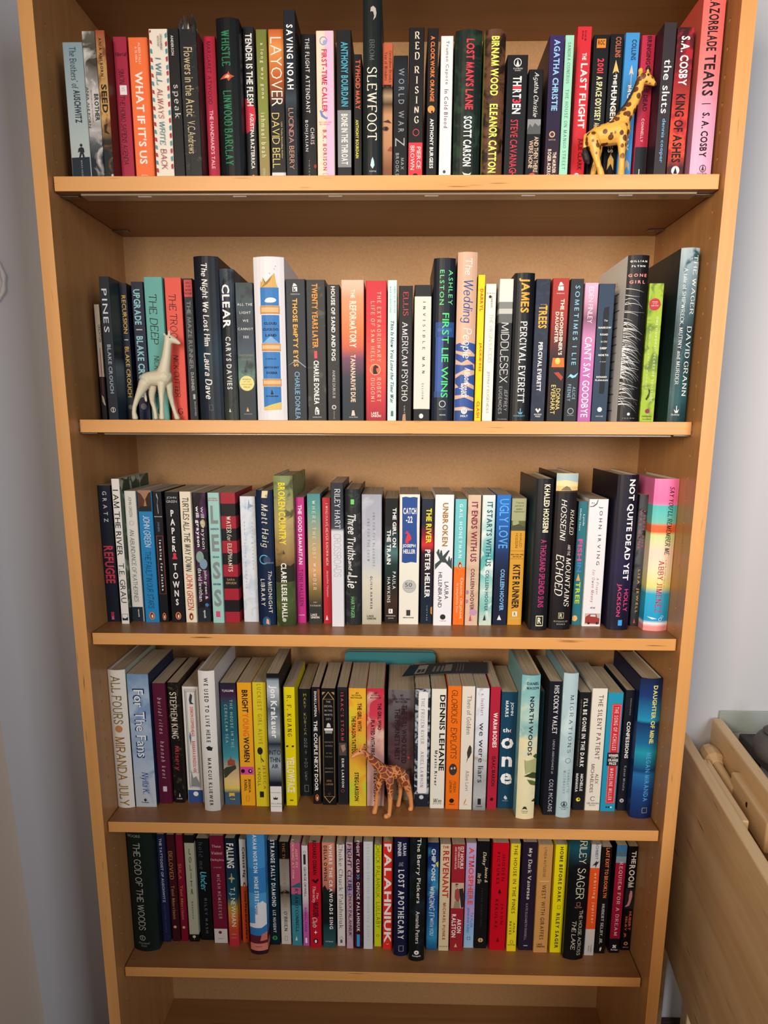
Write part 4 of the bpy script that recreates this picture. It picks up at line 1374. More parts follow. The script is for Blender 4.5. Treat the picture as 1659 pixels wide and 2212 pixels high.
 *p .3,1075 .6,1070 .9,1110 .8,1140 .5,1100|a8442c
 THE MOONSHINER'S|475 932|.52 .76|B|f0e2d0
 DAUGHTER|580 832|.24 .46|B|f0e2d0
 DONNA|1205 1377|.52 .78|S|e6d078
 EVERHART|1175 1412|.2 .48|S|e6d078
442 545 310|p.044|2b2d32|-|dark grey paperback with pale blue capitals and a diving figure
 SOMETIMES I LIE|365 1012|.36 .74|S2|8fc8e4
 *p .1,1120 .35,1085 .6,1100 .95,1075 .75,1110 .5,1120 .3,1105|8fd0ee
 ALICE|1190 1292|.56 .8|S1|8fb4c8
 FEENEY|1170 1307|.18 .44|S1|8fb4c8
 *g .5 1388 .24|a9b0b4
 FLATIRON|1418 1426|.25 .75|^S|a9b0b4
556 660 343|p.044|l f0b6d4 0 d8a0b8 .12 8a5a72 .25 c88ab4 .38 c474b4 .6 b468aa 1|-|pink and mauve paperback with white condensed title
 EDEN FINLEY|375 672|.3 .66|N|f4e6ee
 CAN'T SAY GOODBYE|785 1437|.2 .76|S|f8f0f4
666 792 350|p.044|2c4258|-|slate blue paperback with a black brush stroke behind white words
 *p .35,590 .4,545 .7,535 .72,620 .7,900 .74,1220 .68,1250 .4,1245 .38,900|17181c
 The|642 658|.42 .66|^I|f0eee8
 NARROW|700 716|.1 .9|^B|f0eee8
 ROAD|756 772|.24 .72|^B|f0eee8
 to the|813 829|.3 .7|^I|f0eee8
 DEEP|868 884|.28 .7|^B|f0eee8
 NORTH|924 940|.2 .82|^B|f0eee8
 A novel|980 990|.3 .7|^I|e0deda
 RICHARD|1103 1117|.16 .82|^B|f0eee8
 FLANAGAN|1130 1143|.1 .9|^B|f0eee8
 *d .5 1375 .15|f0eee8
 VINTAGE|1425 1435|.26 .74|^S|d9d9d6
882 1050 115|h.036|1b1b1e|e6e4e2,1b1b1e|black hardcover with white hair strands, pale cover showing on its left
 GILLIAN|158 174|.1 .88|^B2|f0eeec
 FLYNN|198 214|.18 .8|^B2|f0eeec
 GONE|268 294|.06 .9|^B2|f0908a
 GIRL|322 348|.12 .84|^B2|f0908a
 *h 8 380 640|f4f2f0
 *h 22 650 900|f8f6f4
 *h 40 860 1120|ffffff
 *h 18 1150 1340|f4f2f0
 *d .5 1412 .07|d9d6d2
 CROWN|1442 1450|.22 .8|^S2|a9a6a2
1060 1175 347|p.05|a6bf3a ~ 6f8a2a 45 .5|-|lime green jungle-patterned paperback with a round red seal
 *d .45 518 .4|b83038
 WINNER|495 503|.25 .65|^B|f0d0c0
 OF THE|511 518|.3 .6|^B|f0d0c0
 NOBEL PRIZE|526 534|.2 .7|^B|f0d0c0
 ONE HUNDRED YEARS OF SOLITUDE|620 1312|.62 .78|F2|eef0d4
 GABRIEL GARCIA MARQUEZ|705 1230|.2 .34|F2|dfe6b8
 *p .3,1290 .5,1240 .45,1200 .6,1220 .55,1270 .4,1300|3a3a1c
 *d .5 1388 .16|8a2a4a
 PERENNIAL|1425 1436|.15 .85|^B|4a5a1c
 CLASSICS|1450 1458|.2 .8|^B|4a5a1c
1292 1438 55|h.034|l a9b8be 0 8fa4ac .12 6a828a .28 2c4a52 .45 24444a .62 2f5c60 .85 1f3a40 1 ~ 3a6068 40 .3|l 24343a 0 16262c .4 2a4440 1,2a4a50|tall misty teal hardcover with two columns of white serif text
 THE WAGER|115 602|.68 .92|F|f0eeea
 DAVID GRANN|695 1267|.62 .9|F|f0eeea
 A tale of SHIPWRECK, MUTINY and MURDER|220 1172|.2 .4|F|e6eaea
 *p .4,1345 .44,1345 .44,1390 .56,1370 .5,1402 .36,1402 .28,1372 .4,1390|e6e6e0
 Doubleday|1408 1428|.16 .62|^I|e6e6e0
'''

BOOKS += r'''
@C1
196 350 300 1583|p|1c2536|-|dark navy book with white initials above red block title
 GRATZ|355 645|.34 .66|S4|cfd2d6
 REFUGEE|870 1222|.12 .86|B|c43a4c
 *r .32 .56 1492 1565|a8314a
 S|1535 1560|.38 .5|^F|e9d4d4
364 436 238 1603|p|ece8e2|l 2c4a3a 0 3a5a44 .3 24382e .7 ~ b9c4b0 40 .3|narrow white paperback with large dark capitals and a leafy cover
 I AM THE RIVER|340 962|.1 .86|S|23282a
 T.E. GRAU|1035 1407|.14 .86|S|3a4a44
 *f .12 .88 1510 1572|4a4e50
 *p .14,1545 .5,1555 .86,1540 .86,1570 .14,1570|2a2e30
467 573 352 1580|p|e6e3da|-|cream paperback with hand-lettered dark title and black publisher's foot
 *r 0 1 1445 1600|1e2c38
 JOHN GREEN|405 597|.35 .62|H|3a3a3a
 *g .5 655 .2|b9a49c
 AN ABUNDANCE OF KATHERINES|715 1397|.24 .66|H|33363a
 speak|1465 1542|.5 .66|B|e9e6e0
590 718 355 1588|p|2b8fc6|-|bright blue paperback with a couple's photograph at its head
 *r 0 1 345 540|a87a5c
 *p 0,360 .25,380 .5,440 .4,500 .2,540 0,540|5a3422
 *p 1,360 .8,370 .55,430 .6,470 .7,540 1,540|3a241a
 *p .1,500 .9,490 1,545 0,545|1c2226
 JOHN GREEN|585 882|.28 .78|H|eef0f0
 THE FAULT IN OUR STARS|925 1457|.25 .7|H|16344a
 *P .5 1528|e07a4a
728 808 358 1588|p|191a20|-|slim black paperback with lowercase title inside a thin red frame
 *p .45,370 .6,420 .5,470 .58,560 .52,570 .45,480 .55,430 .4,390|b9bcc4
 *r .05 .95 592 597|c9c6c6
 *f .15 .9 775 1322|b84a5a
 looking for alaska|815 1292|.35 .68|B2|efeeec
 JOHN GREEN|645 735|.3 .6|S|6a86a8
 *P .52 1535|e0714a
836 962 362 1590|p|15181f|-|black paperback with white letters stacked upright around a red pin
 JOHN|405 430|.15 .85|^S|b9bcc0
 GREEN|440 463|.12 .88|^S|b9bcc0
 PAPER|520 935|.32 .66|!B|efeeec
 *d .5 950 .12|d83c4a
 *p .3,995 .42,960 .58,960 .7,995|d83c4a
 TOWNS|1025 1440|.32 .66|!B|efeeec
 *P .52 1528|e07a4a
972 1073 358 1590|p|f0e6cf|-|cream paperback with black brush title and red brush author
 TURTLES ALL THE WAY DOWN|415 1112|.2 .8|K|1c1c1e
 JOHN GREEN|1130 1477|.2 .8|K|dc4f3a
 *P .5 1535|c8603f
1090 1208 368 1586|p|1c1722 ~ 5a2c58 50 .5|-|dark purple bokeh paperback with doubled white lowercase title
 *o .35 975 .3 55|86a69a
 *o .6 1040 .3 50|7f9ab0
 *o .7 660 .18 40|b8b06a
 will grayson|495 880|.12 .44|B|efeeec
 will grayson|500 900|.5 .84|S|d9d6e0
 john green &|1100 1372|.56 .84|S|e6e4e6
 david levithan|1080 1392|.14 .44|S|e6e4e6
 *d .72 1425 .14|3a80c8
 *r 0 1 1455 1600|1e2630
 speak|1475 1552|.4 .62|B|dfe0e2
1227 1330 368 1595|p|a9d4cc|-|pale mint paperback with four huge grey upright letters
 NATIONAL|415 428|.1 .86|^B|b8485a
 BESTSELLER|434 447|.06 .9|^B|b8485a
 L|490 662|.2 .85|^B|858f90
 ANDREW|702 720|.12 .88|^B|2c4a70
 E|762 922|.2 .85|^B|858f90
 SEAN|966 984|.22 .78|^B|2c4a70
 S|1020 1182|.18 .85|^B|858f90
 GREER|1222 1240|.14 .86|^B|2c4a70
 S|1280 1442|.18 .85|^B|858f90
 *r .3 .66 1485 1540|dc4a7c
1340 1478 368 1588|p|c ae2c40 0 201c22 .08 ae2c40 .174 201c22 .268 ae2c40 .36 201c22 .454 ae2c40 .546 201c22 .64 ae2c40 .732 201c22 .824 ae2c40 .917|-|paperback striped all over in red and black bands
 WATER|590 750|.34 .66|G|f0ecd9
 for|760 826|.36 .66|I|f0ecd9
 ELEPHANTS|845 1112|.36 .66|G|f0ecd9
 SARA|1178 1198|.24 .76|^F|e0c08a
 GRUEN|1210 1230|.16 .86|^F|e0c08a
@C2
35 183 425 1673|p|e2e8ef ~ cdd9e6 60 .5|-|pale blue-white paperback with thin spaced lowercase lettering
 david guterson|680 1152|.66 .84|N3|7f94aa
 snow falling on cedars|680 1342|.16 .34|N3|7f94aa
 vintage|460 552|.3 .4|N1|9aa8b8
 *p .5,560 .58,450 .64,500 .9,520 .6,540|8fa6bc
190 348 365 1710|h|142a4c|-|navy hardcover with cream script name and pale blue looping line
 *p .35,440 .4,370 .75,370 .7,400 .55,420 .7,440|e9d9a8
 *g .4 1055 .3|5fb4d4
 Matt Haig|500 937|.2 .72|I1|f2ead4
 The|1170 1262|.62 .84|I|f2ead4
 MIDNIGHT|1275 1587|.6 .84|S1|f2ead4
 LIBRARY|1250 1517|.14 .4|S1|f2ead4
 *d .58 1060 .22|3a4a66
 VIKING|1080 1096|.42 .95|^S|8f9ab0
 *o .45 1680 .26 60|2a5a80
 *p .42,1690 .45,1640 .58,1650 .62,1700|f0a890
360 546 220 1720|h|l 8a9a6a 0 9aa070 .12 c0b078 .3 a88a5a .5 5a4a34 .62 4a5a38 .72 55663a .85 3a4426 1 ~ 6a6a44 50 .3|-|tall green landscape hardcover with yellow title over a meadow
 BROKEN COUNTRY|290 907|.24 .62|B|eed832
 *p 0,1130 .2,1120 .5,1100 .8,1120 1,1090 1,1270 .6,1280 0,1285|2c2a20
 *p .4,1000 .45,960 .55,1000|4a4630
 CLARE LESLIE HALL|1090 1637|.3 .6|B|f4f2ea
 *d .42 1655 .11|b9bcb4
562 653 435 1683|p|ca3a90|-|magenta paperback with white title and dark author name
 THE GOOD SAMARITAN|510 1102|.28 .74|B|f4e4ee
 TONI HALLEEN|1150 1517|.3 .74|B1|6a1a50
 HARPER|1600 1612|.15 .85|^S|f0c8e0
682 810 400 1698|p|l 4f9498 0 6fa69c .14 c2ac84 .4 d8a878 .58 8a7448 .74 585038 .82 3a3e3c .88|3c6a70|teal-to-peach sky paperback with widely spaced white capitals
 WHERE THE LOST WANDER|465 1357|.36 .62|F3|f0ead8
 AMY|1472 1486|.34 .66|^F1|ece4d0
 HARMON|1504 1520|.1 .9|^F1|ece4d0
 LAKE|1592 1614|.14 .62|^B|ece6dc
 UNION|1618 1640|.14 .8|^B|ece6dc
827 905 440 1690|p|c4303f|-|thin red paperback with white serif capitals and italic author
 I WHO HAVE NEVER KNOWN MEN|495 1112|.4 .74|F|f0d9d4
 Jacqueline Harpman|1160 1425|.4 .7|I|f0d9d4
 *p .25,1655 .42,1605 .6,1655|ecd4cc
910 1030 290 1720|p|l 2a3040 0 343c4c .2 4a505c .31 d9d9de .33 dcdce4 .6 e4e4ea 1|-|paperback with dark upper third and snowy white lower part
 RILEY HART|350 742|.3 .76|F|eef0f2
 CROSSROADS|800 1227|.2 .8|L|9a9aa6
1044 1195 355 1708|h|2e3132 ~ 44484a 90 .35|-|charcoal hardcover with white brush title and green surname
 *r .38 .6 455 505|6fd46a
 Three Truths|605 1060|.14 .72|K|f2f2f0
 and a|1065 1205|.2 .48|K|f2f2f0
 Lie|1210 1340|.12 .8|K|f2f2f0
 HARTINGER|1425 1637|.36 .6|S|74c07a
1207 1400 405 1698|p|l a9acba 0 b9bcc8 .3 c2c8d0 .5 d9d6c8 .65 cfcaba .85 bdb8a6 1 ~ c9ccd4 30 .3|-|pale grey sky paperback with thin spaced dark title in two columns
 ONE FOR THE BLACKBIRD,|585 1137|.54 .66|F3|4a4c5a
 ONE FOR THE CROW|645 1072|.28 .4|F3|4a4c5a
 OLIVIA HAWKER|1220 1547|.42 .54|B2|33363a
 LAKE|1605 1626|.26 .6|^B|2c2e30
 UNION|1630 1652|.26 .72|^B|2c2e30
1430 1560 445 1688|p|l 15181c 0 1c2226 .2 3a5458 .36 5a8084 .42 26403c .52 1c2c28 .66 4a3428 .82 241c1a 1|-|black paperback with teal motion blur and white capitals
 THE GIRL ON|540 932|.58 .86|B|efeeea
 THE TRAIN|760 1102|.16 .46|B|efeeea
 PAULA|1175 1347|.6 .84|S1|e6e4e0
 HAWKINS|1230 1482|.2 .44|S1|e6e4e0
 *r .32 .62 1545 1590|efeeea
 R|1552 1584|.4 .54|^S|1c1c1e
 RIVERHEAD|1608 1618|.15 .85|^S|d9d6d2
 BOOKS|1632 1642|.3 .7|^S|d9d6d2
@C3
190 385 405 1698|p|e9e7dc|-|cream paperback with a ragged blue panel and round silver seal
 *p .12,435 .3,428 .5,436 .7,430 .88,436 .86,700 .88,900 .87,1085 .6,1078 .3,1090 .13,1080 .14,800|2b4e94
 CATCH|540 602|.18 .82|^B|f0eeea
 -22|622 688|.32 .64|^B|f0eeea
 *p .3,860 .4,800 .25,790 .42,780 .55,810 .6,850 .42,880 .48,890 .3,895|d83c44
 *d .38 780 .05|d83c44
 JOSEPH|900 942|.16 .8|^B|f0eeea
 HELLER|952 994|.2 .8|^B|f0eeea
 *d .52 1320 .34|a9abab
 *d .52 1320 .31|b9bbbb
 50|1285 1325|.3 .66|^F|4a4c4e
 Anniversary|1332 1346|.3 .74|^I|4a4c4e
 *r .38 .58 1555 1612|3a3a3a
 SIMON & SCHUSTER|1625 1636|.22 .76|^B|3a3a3a
404 523 450 1693|p|l 2a3442 0 2c2c3c .2 8a2a38 .28 d23a3c .36 3a1c28 .42 2a2030 .6 1e2c3c .8|-|dark paperback with a red sunset and yellow title
 THE RIVER|545 892|.36 .8|B|f0dc30
 PETER HELLER|955 1432|.32 .74|B|efeeea
 VINTAGE|1510 1660|.5 .58|S3|b9bcc0
 *p .85,1530 1,1520 1,1600 .85,1590|e0a040
532 713 408 1710|p|e9eaee|-|white paperback with bronze title and a grey bomber plane
 UNBROKEN|490 922|.4 .7|B|a0742e
 *p 0,960 .12,985 .2,950 .26,955 .28,1000 .34,960 .4,965 .45,1020 .75,960 .82,965 .6,1040 .72,1075 .78,1020 .83,1025 .85,1065 .9,1035 .95,1040 1,1150 .6,1085 .4,1080 .05,1155 .02,1100 .3,1060|3c4a4a
 LAURA|1275 1447|.58 .8|S|2a2a2e
 HILLENBRAND|1180 1532|.24 .44|S|2a2a2e
 *d .52 1625 .15|2a2a2e
 RANDOM|1660 1668|.36 .7|^S|4a4a4e
727 836 452 1703|p|c 7cc8cc 0 ee7a2a .53|-|paperback half aqua and half orange with white title text
 GAIL HONEYMAN|500 1037|.36 .68|S2|eef4f2
 *P .52 1112|e88a4a
 Eleanor Oliphant|1235 1642|.54 .84|F|f6e6d4
 is completely fine|1290 1582|.22 .46|F|f6e6d4
847 973 410 1708|p|d9bfa8 ~ cbac92 25 .5|-|beige wood-grain paperback with maroon title and pink petals
 IT ENDS WITH US|480 1077|.28 .76|B|7a2a44
 COLLEEN HOOVER|1145 1557|.36 .66|B|6a2a3c
 *o .62 1580 .3 32|c490b4
 *o .12 1380 .12 22|b07aa8
 *o .1 1470 .12 20|b07aa8
 *p .3,1665 .42,1600 .52,1665|c2485a
987 1110 412 1708|p|l dfe8e6 0 b8d8d6 .25 5ab4b4 .45 7cc4c0 .6 b9d9d0 .72 86c4bc .85 d2dcd0 1 ~ e4ecea 40 .4|-|turquoise marbled paperback with dark teal title
 IT STARTS WITH US|480 1122|.36 .8|B|2c5a66
 COLLEEN HOOVER|1160 1567|.4 .68|B|2c6a74
 *p .3,1660 .45,1598 .55,1660|2c3a3c
1124 1260 412 1706|p|l 2f7cca 0 2a6ab4 .2 243a66 .45 1c2440 .6|-|paperback fading from bright blue to navy with condensed blue title
 UGLY LOVE|450 942|.2 .86|S|5aaaf0
 COLLEEN HOOVER|1150 1562|.44 .74|B|7fb8e8
 *p .3,1655 .45,1605 .62,1655|e0e0e2
1270 1410 445 1703|p|c a9ab86 0 6a6a44 .17 d6a23c .25|-|gold paperback with an olive picture and quotation at its head
 "A moving|480 500|.24 .8|^I|3a3a26
 portrait of|510 530|.2 .82|^I|3a3a26
 modern|540 560|.28 .72|^I|3a3a26
 Afghanistan."|568 588|.12 .92|^I|3a3a26
 *o .3 690 .22 36|9aa070
 *p 0,720 .5,700 1,730 1,760 0,760|4a4a34
 KHALED|790 932|.6 .78|H|5a3c14
 HOSSEINI|790 938|.32 .5|H|5a3c14
 *r 0 1 964 970|a8782a
 NEW YORK TIMES|998 1010|.06 .94|^B|3a2814
 BESTSELLER|1020 1030|.2 .8|^B|3a2814
 *r 0 1 1042 1048|a8782a
 KITE RUNNER|1105 1542|.24 .74|B|1e1612
 *r .32 .66 1570 1618|e9e2d0
 R|1578 1612|.42 .58|^B|8a6a30
 RIVERHEAD|1636 1646|.14 .86|^F|f0e6c8
@C4
316 455 205 1440|h|1d2026|l 22343a 0 3a5458 .4 1c2a2c .8,1d2026|black hardcover with cream author name and magenta title
 KHALED HOSSEINI|250 642|.46 .8|B|f0e6c4
 A THOUSAND SPLENDID SUNS|700 1252|.4 .74|S|c8357c
 *r .34 .76 1320 1405|e9e2c0
 *r .37 .73 1326 1398|22262a
 R|1335 1385|.44 .66|^B|e9e2c0
476 645 165 1435|h|l 201e22 0 2a2024 .4 1c1a1e 1|-|black hardcover with a golden hill picture across its head
 *r 0 1 160 312|e0c080
 *r 0 1 165 240|a9c0c4
 *p 0,225 .4,215 1,235 1,270 0,262|efd8a0
 *p .2,300 .3,280 .45,262 .6,275 .7,300|7a7058
 *p 0,305 1,300 1,316 0,316|3a2c20
 KHALED|455 662|.7 .9|I|f0e6d2
 HOSSEINI|370 712|.26 .52|I|f0ece2
 AND THE|740 832|.66 .8|I|f0ece2
 MOUNTAINS|845 1247|.62 .88|I|f0ece2
 ECHOED|820 1157|.16 .52|I|f0ece2
 *f .4 .66 1295 1342|e9dfb8
 R|1302 1335|.46 .6|^S|e9dfb8
 RIVERHEAD|1360 1372|.2 .86|^F1|c9c6be
 BOOKS|1382 1394|.34 .74|^F1|c9c6be
657 735 390 1395|p|2f7884|-|teal paperback with a rainbow block-letter title
 Lynda|495 587|.52 .74|S|cfe0de
 Mullaly Hunt|447 627|.14 .36|S|cfe0de
 FISH|695 872|.15 .66|B|d84a8c
 IN|885 965|.2 .66|B|4a7ab8
 *p .2,1035 .42,975 .66,1035|e0a05a
 TREE|1045 1222|.2 .7|B|b9cc3a
 *o .3 1340 .3 24|e0b06a
736 892 370 1405|p|e6e5e8|-|white paperback with spaced black name, red italic title and truck photo
 RS.|395 410|.12 .3|^S|4a4a4e
 *p 0,428 .2,425 .36,405 .42,375 .46,375 .4,412 .24,432 0,434|5a5a5e
 JOHN IRVING|430 907|.5 .72|S3|2c2c30
 A Prayer|1010 1147|.6 .76|I1|b04450
 for Owen Meany|945 1212|.34 .54|I1|b04450
 WM|1248 1262|.4 .66|^I|3a3a3e
 *r .14 .94 1300 1390|b9b2ac
 *p .16,1380 .16,1330 .4,1305 .75,1305 .8,1335 .92,1340 .92,1385|963a34
 *p .42,1325 .44,1310 .7,1310 .72,1328|cfd4d8
 *d .35 1380 .07|2a2426
 *d .8 1380 .07|2a2426
956 1120 172 1438|h|l 1c1826 0 241e36 .3 2a2448 .6 1c1a30 1|l 181824 0 241c38 .5,241e36|dark purple hardcover with big white title and pink author name
 NOT QUITE DEAD YET|210 1032|.48 .82|B|f4f2f2
 HOLLY|1105 1287|.66 .88|S|e8467c
 JACKSON|1060 1327|.28 .52|S|e8467c
 *r .46 .66 1355 1400|3aa0e0
1132 1235 335 1405|p|l 4a4a4c 0 66666a .3 55565a .6 2e2e32 1 ~ 2c2c2e 60 .35|-|grey bare-branches paperback with faded red title and yellow author
 THEN SHE|455 767|.6 .84|S2|b85a5e
 WAS GONE|455 777|.16 .42|S2|b85a5e
 LISA JEWELL|945 1297|.4 .74|S2|d9b04a
 *p .35,1380 .46,1340 .58,1380|b84a4e
1246 1445 205 1445|h|l ee86b4 0 ee7aae .14 f08ab4 .165 5ac0c0 .17 7cc8bc .28 e8744a .3 e0703f .34 cfe0a0 .36 f2d8c8 .48 f0e4c0 .6 e8e08a .7 3ab0d4 .75 2aa4d4 .93 f4f0f0 .95 e69a9c .97|-|colourful beach-scene hardcover in pink, turquoise, cream and blue bands
 SAY YOU'LL REMEMBER ME|270 827|.58 .8|J|1e1a20
 #1 NEW YORK TIMES BESTSELLING AUTHOR|865 1295|.66 .72|F1|b04a5c
 ABBY JIMENEZ|870 1297|.38 .62|G|c23a50
 *g .64 1350 .07|e9f4f4
 *g .72 1330 .06|e9f4f4
 FOREVER|1378 1390|.5 .88|^S|e9f4f4
 *p .1,1330 .3,1350 .5,1345 .3,1335|eaf4f6
'''

